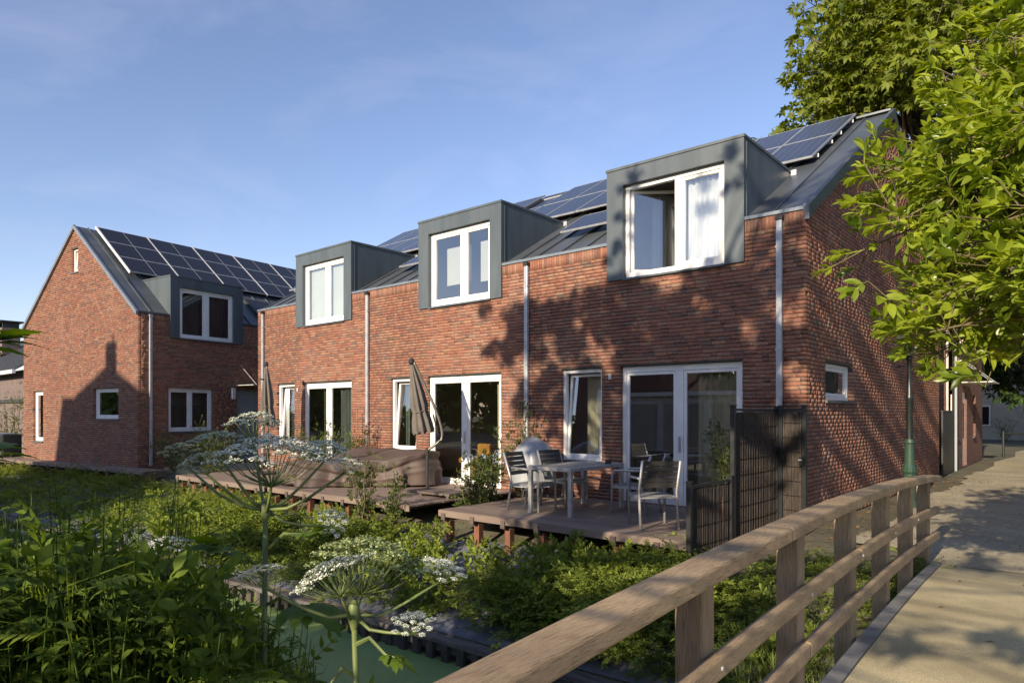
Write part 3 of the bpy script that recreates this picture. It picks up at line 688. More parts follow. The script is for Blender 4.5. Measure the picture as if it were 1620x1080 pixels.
for hi in range(3):
    xr, xl, sx = bounds[hi], bounds[hi + 1], shift[hi]
    H = thing('terraced_house', labels[hi], 'house', ((xr + xl) / 2, 0, 0), 'brick terrace houses along the ditch'); houses.append(H)
    win = (-4.36 + sx, -3.46 + sx, .82, 2.485); door = (-3.09 + sx, -.93 + sx, .17, 2.485); dor = (-3.33 + sx, -.89 + sx, 3.975, 5.9)
    W = Wall(FAC, xl, xr, .0, EAVE, [win, door, (dor[0] + .03, dor[1] - .03, dor[2] + .02, 6.5)], soldier=(EAVE - .205, EAVE - .003), corner=(0, .0 if hi else .012))
    W.mortar(H); walls = [W]
    if hi == 0:
        hpg = [(-PITCH, 1, EAVE - .02), (PITCH, 1, EAVE - .02 + 2 * RY * PITCH)]
        gw = (.93, 2.5, 1.885, 2.475)
        G = Wall(GAB, .1, DEPTH, 0, RZ, [gw], hpg, jit=.00025, gap=.0011); G.mortar(H, 'gable_wall'); walls.append(G)
        window(H, GAB, *gw, [(0, 1)], d=.085, fwd=.06)
        room(H, GAB, .6, 3.0, 1.2, 2.7, .115, 1.2)
        b = MB()
        for s_ in (0, 1):
            y0, y1 = (-.03, RY + .0) if s_ == 0 else (RY, 2 * RY + .1)
            z0, z1 = roof_z(y0), roof_z(y1)
            b.hexa([(-.02, y0, z0 - .15), (.055, y0, z0 - .15), (.055, y1, z1 - .15), (-.02, y1, z1 - .15), (-.02, y0, z0 + .05), (.055, y0, z0 + .05), (.055, y1, z1 + .05), (-.02, y1, z1 + .05)])
        b.build('verge_trim', 'zinc', H)
        b = MB(); b.box(-.03, .02, -.028, .0, EAVE - .02, EAVE + .08); b.build('corner_trim', 'zinc_edge', H)
    # roof: front slope round the dormer, and rear slope
    b = MB(); d0, d1 = dor[0] + .02, dor[1] - .02; xR = xr if hi else -.021
    slab(b, (xl, .0, roof_z(0)), (d0, .0, roof_z(0)), (d0, RY, roof_z(RY)), (xl, RY, roof_z(RY)), .07)
    slab(b, (d1, .0, roof_z(0)), (xR, .0, roof_z(0)), (xR, RY, roof_z(RY)), (d1, RY, roof_z(RY)), .07)
    slab(b, (d0, 2.14, roof_z(2.14)), (d1, 2.14, roof_z(2.14)), (d1, RY, roof_z(RY)), (d0, RY, roof_z(RY)), .07)
    slab(b, (xR, 2 * RY + .1, roof_z(2 * RY + .1)), (xl, 2 * RY + .1, roof_z(2 * RY + .1)), (xl, RY, roof_z(RY)), (xR, RY, roof_z(RY)), .07)
    RF = b.build('roof', 'zinc', H)
    x = xl + .25
    while x < xr - .1:
        ys_ = .03 if not (d0 - .05 < x < d1 + .05) else 2.2
        b = MB(); b.hexa([(x - .012, ys_, roof_z(ys_) - .01), (x + .012, ys_, roof_z(ys_) - .01), (x + .012, RY, RZ + .01), (x - .012, RY, RZ + .01),
                          (x - .012, ys_, roof_z(ys_) + .035), (x + .012, ys_, roof_z(ys_) + .035), (x + .012, RY, RZ + .055), (x - .012, RY, RZ + .055)])
        b.build('roof_seam', 'zinc', RF); x += .56
    b = MB(); b.box(xl, xr, RY - .12, RY + .12, RZ + .01, RZ + .05); b.build('ridge_cap', 'zinc', RF)
    for a, c in ((xl, dor[0] - .002), (dor[1] + .002, xr - (.0 if hi else .031))):
        b = MB(); b.box(a, c, -.025, .14, EAVE + .002, EAVE + .052); b.build('parapet_cap', 'zinc_edge', H)
    b = MB(); b.poly([(xr, DEPTH, 0), (xl, DEPTH, 0), (xl, DEPTH, EAVE), (xr, DEPTH, EAVE)])
    if hi == 2: b.poly([(xl, 0, 0), (xl, DEPTH, 0), (xl, DEPTH, EAVE - .05), (xl, RY, RZ - .05), (xl, 0.02, EAVE - .05)])
    b.build('rear_wall', 'brick_far', H)
    # dormer: clad box with thick surround
    b = MB(); DF = -.04; oz0, oz1, o0, o1 = 3.99, 5.585, -3.01 + sx, -1.2 + sx
    def fb(u0, u1, z0, z1, y0, y1): b.box(u0, u1, y0, y1, z0, z1)
    fb(dor[0], o0, 3.975, 5.86, DF, .10); fb(o1, dor[1], 3.975, 5.86, DF, .10); fb(o0, o1, oz1, 5.86, DF + .0005, .10)
    fb(dor[0] + .002, dor[0] + .06, EAVE - .1, 5.859, .10, 2.2); fb(dor[1] - .06, dor[1] - .002, EAVE - .1, 5.859, .10, 2.2)
    fb(dor[0] + .06, dor[1] - .06, 5.80, 5.858, .10, 2.2)
    D = b.build('dormer', 'cladding', H)
    b = MB(); b.box(dor[0] - .015, dor[1] + .015, DF - .015, 2.26, 5.861, 5.905); b.build('dormer_cap', 'cladding', D)
    for ys_ in (.06,):
        b = MB(); b.box(dor[1] - .001, dor[1] + .006, ys_, ys_ + .02, max(4.66, roof_z(ys_) + .01), 5.86); b.build('cladding_seam', 'cladding', D)
    b = MB(); b.box(o0, o1, DF - .012, .12, 3.955, 3.988); b.build('dormer_sill', 'cladding', D)
    b = MB(); b.box(dor[1] + .0, dor[1] + .10, 2.02, 2.12, roof_z(2.02) + .0, roof_z(2.02) + .09); b.build('panel_bracket', 'aluminium', D)
    fw_ = .075
    b = MB(); ring(b, FAC, o0 + .003, o1 - .003, oz0 + .0, oz1 - .004, fw_, fw_, .10, fw_, .05, .13)
    mu = (-2.08 + sx, -1.96 + sx); fbox(b, FAC, mu[0], mu[1], oz0 + .1, oz1 - .08, .051, .129); wf = b.build('window_frame', 'white_paint', D); bevel(wf, .004)
    for li, (ua, ub) in enumerate(((o0 + .078, mu[0]), (mu[1], o1 - .078))):
        za, zb = oz0 + .1, oz1 - .08; tf = None
        if hi == 0 and li == 0:
            an = R(38); ca, sa = math.cos(an), math.sin(an)
            tf = lambda u, z, dd, ua=ua: (ua + .01 + (u - ua) * ca - (dd - .07) * sa * .4, z, .10 + (dd - .07) * ca + (u - ua) * sa)
        b = MB(); ring(b, FAC, ua + .003, ub - .003, za + .003, zb - .003, .05, .05, .055, .05, .065, .12, tf); q = b.build('sash', 'white_paint', D); bevel(q, .004)
        b = MB(); q = [(ua + .045, za + .045, .09), (ub - .045, za + .045, .09), (ub - .045, zb - .045, .09), (ua + .045, zb - .045, .09)]
        if tf: q = [tf(*c) for c in q]
        b.poly([FAC.p(*c) for c in q]); b.build('pane', 'glass', D)
    rm = MB(); P = FAC.p; u0, u1, z0, z1, e0, e1 = dor[0] + .07, dor[1] - .07, 3.4, 5.79, .135, 2.05
    rm.quad(P(u0, z0, e1), P(u1, z0, e1), P(u1, z1, e1), P(u0, z1, e1)); rm.quad(P(u0, z0, e0), P(u0, z0, e1), P(u0, z1, e1), P(u0, z1, e0)); rm.quad(P(u1, z0, e0), P(u1, z0, e1), P(u1, z1, e1), P(u1, z1, e0))
    rm.quad(P(u0, z1, e0), P(u1, z1, e0), P(u1, z1, e1), P(u0, z1, e1)); rm.quad(P(u0, z0, e0), P(u1, z0, e0), P(u1, z0, e1), P(u0, z0, e1)); rm.quad(P(u0, z0, e0), P(u1, z0, e0), P(u1, 3.97, e0), P(u0, 3.97, e0))
    rm.build('interior', 'plaster', D)
    if hi == 0:
        curtain(D, FAC, mu[1] + .02, o1 - .06, 4.08, 5.46, .20, 'curtain_white', 7, .022)
        curtain(D, FAC, -2.9, -2.72, 4.05, 5.5, .75, 'curtain_white', 2, .03)
        b = MB(); b.box(-2.6, -1.2, 1.7, 1.95, 3.42, 5.0); b.build('cupboard', 'furniture', D)
    elif hi == 1:
        for ua, ub, zz in ((o0 + .24, mu[0] + .05, 4.47), (mu[1] + .20, o1 - .05, 4.44)):
            b = MB(); b.box(ua, ub, .30, .305, zz, 5.28); b.build('blind', 'blind', D)
    else:
        b = MB(); b.box(o0 + .09, mu[0] - .01, .16, .165, 4.1, 5.5); b.build('blind', 'blind', D)
        b = MB(); b.box(mu[1] + .01, o1 - .09, .16, .165, 4.1, 5.5); b.build('blind', 'blind', D)
    # ground floor window and sliding door
    window(H, FAC, *win, [(0, 1)], tilt=R(4.5), fwd=.07)
    dw = window(H, FAC, *door, [(0, .47), (.53, 1)], fwd=.075, top=.10, sill=False, name='sliding_door')
    b = MB(); fbox(b, FAC, door[0], door[1], .10, .165, -.03, .16); b.build('threshold', 'stone_sill', dw)
    b = MB(); fbox(b, FAC, (mu[0] + mu[1]) / 2 + .0, (mu[0] + mu[1]) / 2 + .025, 1.05, 1.3, .05, .085); b.build('door_handle', 'aluminium', dw)
    rm = room(H, FAC, xl + .15, xr - .15, .165, 2.75, .15, 5.2)
    if hi == 0:
        curtain(rm, FAC, -1.80, -.98, .2, 2.4, .30, 'curtain_pale', 6, .05)
        curtain(rm, FAC, -4.05, -3.52, .5, 2.45, .40, 'curtain_pale', 3, .04); b = MB(); b.box(-2.9, -1.9, 1.6, 2.2, .17, 1.05); b.build('sideboard', 'furniture', rm)
        b = MB(); b.box(-3.1, -.9, 3.9, 4.0, .9, 1.9); b.build('wall_panel', 'furniture', rm)
    elif hi == 1:
        curtain(rm, FAC, -6.2, -5.88, .2, 2.4, .3, 'curtain_pale', 3, .05)
        curtain(rm, FAC, -9.1, -8.95, .2, 2.4, .35, 'curtain_dark', 2, .04); curtain(rm, FAC, -8.75, -8.65, .2, 2.4, .4, 'curtain_white', 1, .03)
        b = MB(); b.box(-7.55, -6.9, .5, 1.1, .166, .72); b.box(-7.55, -6.9, 1.1, 1.28, .166, 1.0); o = b.build('armchair', 'mustard_cloth', rm); bevel(o, .06, 3)
    else:
        curtain(rm, FAC, -12.3, -11.9, .2, 2.4, .3, 'curtain_dark', 4, .05); curtain(rm, FAC, -11.55, -10.8, .2, 2.4, .28, 'curtain_dark', 6, .05)
        curtain(rm, FAC, -14.02, -13.85, .85, 2.42, .22, 'curtain_white', 2, .03)
        bl = MB()
        for k in range(24): bl.box(-13.8, -13.34, .25, .27, 1.05 + k * .058, 1.056 + k * .058)
        bl.build('slat_blind', 'white_paint', rm)
    # downpipes
    for px_ in ([-.36, ] if hi == 0 else [-5.14] if hi == 1 else [-10.05, -14.82]):
        b = MB(); b.box(px_ - .042, px_ + .042, -.075, -.012, .2, EAVE - .10); dp = b.build('downpipe', 'aluminium', H); bevel(dp, .008, 2)
        b = MB(); b.box(px_ - .055, px_ + .055, -.09, -.002, EAVE - .098, EAVE - .03); b.build('outlet', 'rubber', dp)
        for z in (.9, 2.6, 4.1):
            b = MB(); b.box(px_ - .05, px_ + .05, -.079, -.004, z, z + .025); b.build('pipe_clip', 'aluminium', dp)
    # doorbell / outside sensor
    b = MB(); b.box(-3.30 + sx, -3.25 + sx, -.035, -.004, 2.27, 2.36); b.build('door_sensor', 'lamp_body', H)
    lay_bricks(H, walls, (lambda p, px, py: p[2] > 1.95 and px < 1345) if hi == 0 else (lambda p, px, py: p[2] > 1.6))
# panels: two upright rows right along the roof, a lying one low between the dormers
for row, yc in ((0, 4.62), (1, 3.17)):
    x = -1.15 if row == 0 else -1.12
    for k in range(14):
        xc = -1.13 - k * 1.02
        if xc < -14.6: break
        hi = 0 if xc > -5.2 else 1 if xc > -10.1 else 2
        if row == 0 and k == 7: continue
        c = np.array([xc, yc, roof_z(yc)]) + rn * .13
        put_panel(houses[hi], PM_A, c, (1, 0, 0), sl)
for xc, hi in ((-4.12, 0), (-9.02, 1), (-13.95, 2)):
    c = np.array([xc, 1.28, roof_z(1.28)]) + rn * .16; put_panel(houses[hi], PM_L, c, (1, 0, 0), sl)
for hi, (xa, xb) in enumerate(((-.62, -5.1), (-5.3, -10.0), (-10.2, -14.4))):
    for yy in (2.75, 3.6, 4.2, 5.05):
        c = np.array([0, yy, roof_z(yy)]) + rn * .07; b = MB(); b.box(xb, xa, c[1] - .02, c[1] + .02, c[2] - .035, c[2] + .03); b.build('panel_rail', 'aluminium', houses[hi])
# roof window in the top row
b = MB(); c0 = 4.0; xw = (-8.72, -7.82)
for (a, c, e, f_) in ((xw[0], xw[0] + .08, 3.98, 5.2), (xw[1] - .08, xw[1], 3.98, 5.2), (xw[0] + .08, xw[1] - .08, 3.98, 4.06), (xw[0] + .08, xw[1] - .08, 5.12, 5.2)):
    b.hexa([(a, e, roof_z(e)), (c, e, roof_z(e)), (c, f_, roof_z(f_)), (a, f_, roof_z(f_)), (a, e, roof_z(e) + .14), (c, e, roof_z(e) + .14), (c, f_, roof_z(f_) + .14), (a, f_, roof_z(f_) + .14)])
rw = b.build('roof_window', 'dark_metal', houses[1])
b = MB(); b.quad((xw[0] + .07, 4.05, roof_z(4.05) + .1), (xw[1] - .07, 4.05, roof_z(4.05) + .1), (xw[1] - .07, 5.13, roof_z(5.13) + .1), (xw[0] + .07, 5.13, roof_z(5.13) + .1)); b.build('pane', 'solar_black', rw)

# ------------------------------------------------------------------ the gable house on the left
LC = np.array([-17.812, -2.239, 0.0]); LU = np.array([-.99274, -.12015, 0]); LV = np.array([-.12015, .99274, 0])
LU /= np.linalg.norm(LU); LV /= np.linalg.norm(LV)
def LP(u, v, z): return LC + LU * u + LV * v + np.array([0, 0, z])
LG = Fr(LC, LU, -LV); LS = Fr(LC, LV, -LU)
LW = 7.55; LR = LW / 2; LRZ = 7.63; LPT = (LRZ - EAVE) / LR; LD = 11.0
L = thing('gable_house', 'brick house with its sunlit pointed gable towards the ditch and solar panels on the roof', 'house', tuple(LP(LR, 0, 0)))
hpl = [(-LPT, 1, EAVE - .02), (LPT, 1, EAVE - .02 + 2 * LR * LPT)]
gops = [(3.60, 4.03, 6.18, 6.94), (6.05, 6.82, .74, 2.43), (1.10, 2.62, 1.51, 2.45)]
LGW = Wall(LG, 0, LW, .0, LRZ, gops, hpl, corner=(.012, 0)); LGW.mortar(L, 'gable_wall')
window(L, LG, *gops[0], [(0, 1)], fwd=.055, tilt=R(5)); window(L, LG, *gops[1], [(0, 1)], fwd=.07); lw3 = window(L, LG, *gops[2], [(0, 1)], fwd=.07)
rm = room(L, LG, .9, 7.2, .3, 2.7, .15, 4.0); room(L, LG, 3.2, 4.4, 5.9, 7.0, .15, .8, 'interior')
curtain(rm, LG, 2.3, 2.6, 1.5, 2.45, .3, 'curtain_dark', 3, .03)
for u in (1.45, 1.85):
    b = MB(); q = LG.p(u, 1.5, .32); b.lathe([(.15, .0), (.13, .1), (.09, .24), (.085, .25)], q, 14); b.build('lamp_shade', 'blind', rm)
sops = [(.91, 2.36, 1.13, 2.45), (3.2, 4.25, .13, 2.45), (.98, 3.37, 3.98, 6.5)]
LSW = Wall(LS, .1, LD, .0, EAVE, sops, soldier=(EAVE - .205, EAVE - .003), jit=.0001, gap=.0006); LSW.mortar(L)
window(L, LS, *sops[0], [(0, .48), (.52, 1)], fwd=.07)
b = MB(); fbox(b, LS, 3.2, 4.25, .13, 2.45, .10, .14); dr = b.build('door', 'door_grey', L)
b = MB(); fbox(b, LS, 4.05, 4.1, 1.0, 1.25, .06, .10); b.build('handle', 'aluminium', dr)
rm = room(L, LS, .5, 3.1, .3, 2.7, .15, 3.0)
b = MB(); fbox(b, LS, 1.0, 2.3, 1.15, 1.92, .22, .225); b.build('window_film', 'curtain_dark', rm)
b = MB(); fbox(b, LS, 2.98, 3.12, 2.14, 2.5, -.09, -.004); wl = b.build('wall_lamp', 'lamp_body', L); bevel(wl, .02, 2)
b = MB(); fbox(b, LS, 3.15, 4.3, 2.585, 2.605, -.95, -.004); cn = b.build('canopy', 'lamp_glass', L)
for u in (3.35, 4.1):
    b = MB(); b.tube([LS.p(u, 3.25, 0), LS.p(u, 2.6, -.85)], .010, 6); b.build('tie_rod', 'aluminium', cn)
def lrz(u): return EAVE + .02 + LPT * u if u <= LR else EAVE + .02 + LPT * (LW - u)
# roof slopes (right slope carries panels and the dormer)
b = MB(); a0, a1 = .98, 3.37; ud = 1.52
slab(b, LP(0, -.05, lrz(0)), LP(0, a0, lrz(0)), LP(LR, a0, lrz(LR)), LP(LR, -.05, lrz(LR)), .07)
slab(b, LP(0, a1, lrz(0)), LP(0, LD, lrz(0)), LP(LR, LD, lrz(LR)), LP(LR, a1, lrz(LR)), .07)
slab(b, LP(ud, a0, lrz(ud)), LP(ud, a1, lrz(ud)), LP(LR, a1, lrz(LR)), LP(LR, a0, lrz(LR)), .07)
slab(b, LP(LW + .06, LD, lrz(LW + .06)), LP(LW + .06, -.05, lrz(LW + .06)), LP(LR, -.05, lrz(LR)), LP(LR, LD, lrz(LR)), .07)
RF = b.build('roof', 'zinc', L)
for k in range(19):
    v = .38 + k * .56; u0 = .02 if not (a0 - .05 < v < a1 + .05) else ud + .05; b = MB()
    b.hexa([LP(u0, v - .013, lrz(u0) - .01), LP(u0, v + .013, lrz(u0) - .01), LP(LR, v + .013, LRZ), LP(LR, v - .013, LRZ),
            LP(u0, v - .013, lrz(u0) + .045), LP(u0, v + .013, lrz(u0) + .045), LP(LR, v + .013, LRZ + .06), LP(LR, v - .013, LRZ + .06)]); b.build('roof_seam', 'zinc', RF)
for (u0, u1) in ((-.03, LR), (LR, LW + .07)):
    b = MB(); b.hexa([LP(u0, -.07, lrz(u0) - .09), LP(u0, .0, lrz(u0) - .09), LP(u1, .0, lrz(u1) - .09), LP(u1, -.07, lrz(u1) - .09),
                      LP(u0, -.07, lrz(u0) + .035), LP(u0, .0, lrz(u0) + .035), LP(u1, .0, lrz(u1) + .035), LP(u1, -.07, lrz(u1) + .035)]); b.build('verge_trim', 'zinc_edge', L)
b = MB(); fbox(b, LS, .0, a0 - .03, EAVE, EAVE + .05, -.03, .14); b.build('parapet_cap', 'zinc', L)
b = MB(); fbox(b, LS, a1 + .03, LD, EAVE, EAVE + .05, -.03, .14); b.build('parapet_cap', 'zinc', L)
b = MB(); b.poly([LP(LW, 0.02, 0), LP(LW, LD, 0), LP(LW, LD, EAVE), LP(LW, 0.02, EAVE)]); b.poly([LP(0, LD, 0), LP(LW, LD, 0), LP(LW, LD, EAVE), LP(LR, LD, LRZ - .05), LP(0, LD, EAVE)]); b.build('rear_wall', 'brick_far', L)
# dormer
b = MB(); dv0, dv1 = .94, 3.40; o0, o1, oz0, oz1 = 1.235, 3.07, 3.955, 5.50; DF = -.05
for (u0, u1, z0, z1, e0, e1) in ((dv0, o0, 3.945, 5.79, DF, .1), (o1, dv1, 3.945, 5.79, DF, .1), (o0, o1, oz1, 5.79, DF + .0005, .1),
                                 (dv0 + .002, dv0 + .06, EAVE - .1, 5.789, .1, 1.62), (dv1 - .06, dv1 - .002, EAVE - .1, 5.789, .1, 1.62), (dv0 + .06, dv1 - .06, 5.73, 5.788, .1, 1.62)):
    fbox(b, LS, u0, u1, z0, z1, e0, e1)
D = b.build('dormer', 'cladding', L)
b = MB(); fbox(b, LS, dv0 - .015, dv1 + .015, 5.791, 5.83, DF - .015, 1.66); b.build('dormer_cap', 'cladding', D)
b = MB(); fbox(b, LS, o0, o1, 3.925, 3.953, DF - .012, .12); b.build('dormer_sill', 'cladding', D)
b = MB(); ring(b, LS, o0 + .003, o1 - .003, oz0, oz1 - .004, .075, .075, .09, .075, .03, .11); fbox(b, LS, 2.09, 2.20, oz0 + .09, oz1 - .079, .031, .109); q = b.build('window_frame', 'white_paint', D); bevel(q, .004)
for ua, ub in ((o0 + .078, 2.09), (2.20, o1 - .078)):
    za, zb = oz0 + .09, oz1 - .079
    b = MB(); ring(b, LS, ua + .003, ub - .003, za + .003, zb - .003, .05, .05, .05, .05, .045, .1); q = b.build('sash', 'white_paint', D); bevel(q, .004)
    b = MB(); b.poly([LS.p(ua + .045, za + .045, .07), LS.p(ub - .045, za + .045, .07), LS.p(ub - .045, zb - .045, .07), LS.p(ua + .045, zb - .045, .07)]); b.build('pane', 'glass', D)
rm = MB(); P = LS.p; u0, u1, z0, z1, e0, e1 = dv0 + .07, dv1 - .07, 3.4, 5.72, .115, 1.5
rm.quad(P(u0, z0, e1), P(u1, z0, e1), P(u1, z1, e1), P(u0, z1, e1)); rm.quad(P(u0, z0, e0), P(u0, z0, e1), P(u0, z1, e1), P(u0, z1, e0)); rm.quad(P(u1, z0, e0), P(u1, z0, e1), P(u1, z1, e1), P(u1, z1, e0))
rm.quad(P(u0, z1, e0), P(u1, z1, e0), P(u1, z1, e1), P(u0, z1, e1)); rm.quad(P(u0, z0, e0), P(u1, z0, e0), P(u1, z0, e1), P(u0, z0, e1)); rm.quad(P(u0, z0, e0), P(u1, z0, e0), P(u1, 3.94, e0), P(u0, 3.94, e0)); rm.build('interior', 'plaster', D)
curtain(D, LS, 1.4, 2.05, 4.0, 5.35, .3, 'curtain_dark', 4, .04); curtain(D, LS, 2.3, 2.95, 4.0, 5.4, .3, 'curtain_dark', 5, .04)
PM_B = panel_mesh(1.63, .885, 'solar_black', True)
ls_ = LU * LR + np.array([0, 0, LRZ - EAVE]); ls_ /= np.linalg.norm(ls_); ln_ = np.cross(-LV, ls_); ln_ = ln_ if ln_[2] > 0 else -ln_
for row in range(3):
    for k in range(6):
        s_ = (LR / math.cos(math.atan(LPT))) - .50 - row * .90
        c = LP(0, .58 + .82 + k * 1.65, EAVE + .02) + ls_ * s_ + ln_ * .12
        ux = np.cross(ls_, ln_); put_panel(L, PM_B, c, ux, ls_)
for k in range(7):
    b = MB(); v = .58 + k * 1.65; s1 = LR / math.cos(math.atan(LPT)) - .02; P0 = LP(0, v, EAVE + .02)
    b.hexa([P0 + ls_ * a + ln_ * h + LV * w_ for h in (.08, .158) for a, w_ in ((s1 - 2.75, -.024), (s1 - 2.75, .010), (s1, .010), (s1, -.024))]); b.build('panel_rail', 'lamp_body', L)
b = MB()
b.hexa([LP(a, v, lrz(a) + h) for h in (0.0, .12) for a, v in ((.35, 4.3), (.35, 5.3), (1.2, 5.3), (1.2, 4.3))]); rw = b.build('roof_window', 'dark_metal', L)
b = MB(); b.poly([LP(a, v, lrz(a) + .125) for a, v in ((.42, 4.38), (.42, 5.22), (1.13, 5.22), (1.13, 4.38))]); b.build('pane', 'solar_black', rw)
b = MB(); fbox(b, LS, .31, .39, .15, EAVE - .1, -.075, -.012); dp = b.build('downpipe', 'aluminium', L); bevel(dp, .008, 2)
b = MB(); fbox(b, LS, .30, .40, EAVE - .098, EAVE - .03, -.085, -.004); b.build('outlet', 'aluminium', dp)
lay_bricks(L, [LGW, LSW], lambda p, px, py: p[2] > 1.2)
# ------------------------------------------------------------------ terraces (wooden decks)
DZ = .165
def deck(label, x0, x1, y0, y1, top=DZ, joists=True, ang=0.0, O=(0, 0)):
    c, s_ = math.cos(ang), math.sin(ang)
    T = lambda x, y: (O[0] + c * x - s_ * y, O[1] + s_ * x + c * y)
    ctr = T((x0 + x1) / 2, (y0 + y1) / 2)
    dk = thing('wooden_deck', label, 'deck', (ctr[0], ctr[1], top - .3), 'decks behind the houses')
    def bx(b, a0, a1, b0, b1, z0, z1):
        q = [T(a0, b0), T(a1, b0), T(a1, b1), T(a0, b1)]; b.hexa([(p[0], p[1], z0) for p in q] + [(p[0], p[1], z1) for p in q])
    y = y0; n = max(1, round((y1 - y0) / .145)); st = (y1 - y0) / n
    for k in range(n):
        b = MB(); j = random.uniform(-.012, .012) if k else 0
        bx(b, x0 + j, x1 + j * .6, y0 + k * st + .0025, y0 + (k + 1) * st - .0025, top - .028, top + random.uniform(-.0012, .0012)); b.build('plank', 'deck_board', dk)
    b = MB(); bx(b, x0, x1, y0 - .024, y0 - .001, top - .10, top - .004); b.build('fascia', 'deck_board', dk)
    x = x0 + .12
    while x < x1:
        b = MB(); bx(b, x - .03, x + .03, y0 + .0, y1, top - .17, top - .029); b.build('joist', 'joist', dk)
        b = MB(); bx(b, x - .04, x + .04, y0 - .045, y0 - .025, top - .15, top - .045); b.build('joist_end', 'joist', dk)
        for yy in (y0 + .12, (y0 + y1) / 2):
            b = MB(); p = T(x, yy); b.box(p[0] - .05, p[0] + .05, p[1] - .05, p[1] + .05, float(ground_z(p[0], p[1])) - .1, top - .171); b.build('stump', 'red_post', dk)
        x += .62
    return dk
deck('brown plank deck with metal table and chairs, nearest the bridge', -4.72, -.50, -2.72, -.04)
deck('brown plank deck with the tarpaulin covered furniture on it', -9.84, -5.42, -2.72, -.04)
deck('brown plank deck in the corner beside the gable house alley', -14.05, -9.9, -2.76, -.04)
LA = math.atan2(LU[1], LU[0]) + math.pi
deck('narrow plank walkway along the foot of the sunlit gable', -9.2, 1.5, -.62, -.03, .13, True, LA, (LC[0], LC[1]))
b = MB(); b.box(-17.6, -15.2, -1.6, 6, -.1, .10); b.build('alley_paving', 'gravel', kind='structure')
# low timber block step on the second deck's corner and its end post
t_ = thing('timber_step', 'grey timber step lying on the deck behind the slim shrub', 'step', (-5.75, -1.5, DZ))
for k in range(3):
    b = MB(); b.box(-6.35, -5.5, -1.75 + k * .19, -1.565 + k * .19, DZ + .05, DZ + .09); o = b.build('board', 'joist', t_)
for x in (-6.3, -5.6):
    b = MB(); b.box(x, x + .06, -1.73, -1.2, DZ + .002, DZ + .049); b.build('bearer', 'joist', t_)

# ------------------------------------------------------------------ table and chairs
def metal_table():
    t_ = thing('garden_table', 'rectangular aluminium garden table with slatted grey top', 'table', (0, 0, 0))
    w_, l_, h = .80, 1.46, .715
    b = MB(); b.box(-w_ / 2, w_ / 2, -l_ / 2, -l_ / 2 + .06, h - .055, h); b.box(-w_ / 2, w_ / 2, l_ / 2 - .06, l_ / 2, h - .055, h)
    b.box(-w_ / 2, -w_ / 2 + .06, -l_ / 2 + .06, l_ / 2 - .06, h - .055, h - .0005); b.box(w_ / 2 - .06, w_ / 2, -l_ / 2 + .06, l_ / 2 - .06, h - .055, h - .0005); o = b.build('table_frame', 'alu_chair', t_); bevel(o, .004)
    n = 11; st = (l_ - .12) / n
    for k in range(n):
        b = MB(); b.box(-w_ / 2 + .061, w_ / 2 - .061, -l_ / 2 + .06 + k * st + .004, -l_ / 2 + .06 + (k + 1) * st - .004, h - .02, h - .004); b.build('slat', 'grey_slat', t_)
    for sx in (-1, 1):
        for sy in (-1, 1):
            b = MB(); x, y = sx * (w_ / 2 - .032), sy * (l_ / 2 - .032); b.box(x - .03, x + .03, y - .03, y + .03, 0, h - .056); o = b.build('leg', 'alu_chair', t_); bevel(o, .004)
    return t_
tb = metal_table(); tb.location = (-3.0, -1.40, DZ + .002)
b = MB(); b.lathe([(.045, 0), (.05, .02), (.05, .055), (.03, .06)], (-2.72, -.95, DZ + .719), 14); tag(b.build('ashtray', 'dark_metal', org=(-2.72, -.95, DZ + .719)), 'small dark round ashtray on the garden table', 'ashtray')
def make_chair():
    t_ = thing('garden_chair', 'x', 'chair', (0, 0, 0), 'aluminium garden chairs round the table')
    W, Dp, sh = .54, .52, .43      # seat faces -Y (front), back at +Y
    for sx in (-1, 1):
        x = sx * (W / 2 - .018)
        b = MB(); b.tube([(x, -Dp / 2, 0), (x, -Dp / 2 + .01, .62), (x, -Dp / 2 + .05, .645), (x, Dp / 2 - .02, .66)], [.019] * 4, 8); b.build('front_leg_arm', 'alu_chair', t_, smooth=True)
        b = MB(); b.tube([(x, Dp / 2 + .06, 0), (x, Dp / 2 - .02, .42), (x, Dp / 2 - .01, .5), (x, Dp / 2 + .13, .90)], [.018] * 4, 8); b.build('rear_leg_post', 'alu_chair', t_, smooth=True)
        b = MB(); b.box(x - .014, x + .014, -Dp / 2, Dp / 2, sh - .05, sh - .012); b.build('side_rail', 'alu_chair', t_)
    b = MB(); b.box(-W / 2 + .03, W / 2 - .03, -Dp / 2 - .012, -Dp / 2 + .02, sh - .05, sh - .012); b.build('front_rail', 'alu_chair', t_)
    for k in range(6):
        y = -Dp / 2 + .03 + k * .083; b = MB(); b.box(-W / 2 + .034, W / 2 - .034, y, y + .072, sh - .012 - .004 * k, sh + .004 - .004 * k); b.build('seat_slat', 'grey_slat', t_)
    for k in range(5):
        z = .545 + k * .072; yy = Dp / 2 - .01 + .13 * (z - .5) / .4 - .004
        b = MB(); b.hexa([(-W / 2 + .034, yy - .012, z), (W / 2 - .034, yy - .012, z), (W / 2 - .034, yy + .004, z), (-W / 2 + .034, yy + .004, z),
                          (-W / 2 + .034, yy + .01, z + .063), (W / 2 - .034, yy + .01, z + .063), (W / 2 - .034, yy + .026, z + .063), (-W / 2 + .034, yy + .026, z + .063)]); b.build('back_slat', 'dark_slat', t_)
    return t_
ch = make_chair(); chairs = [ch] + [copy_tree(ch) for _ in range(3)]
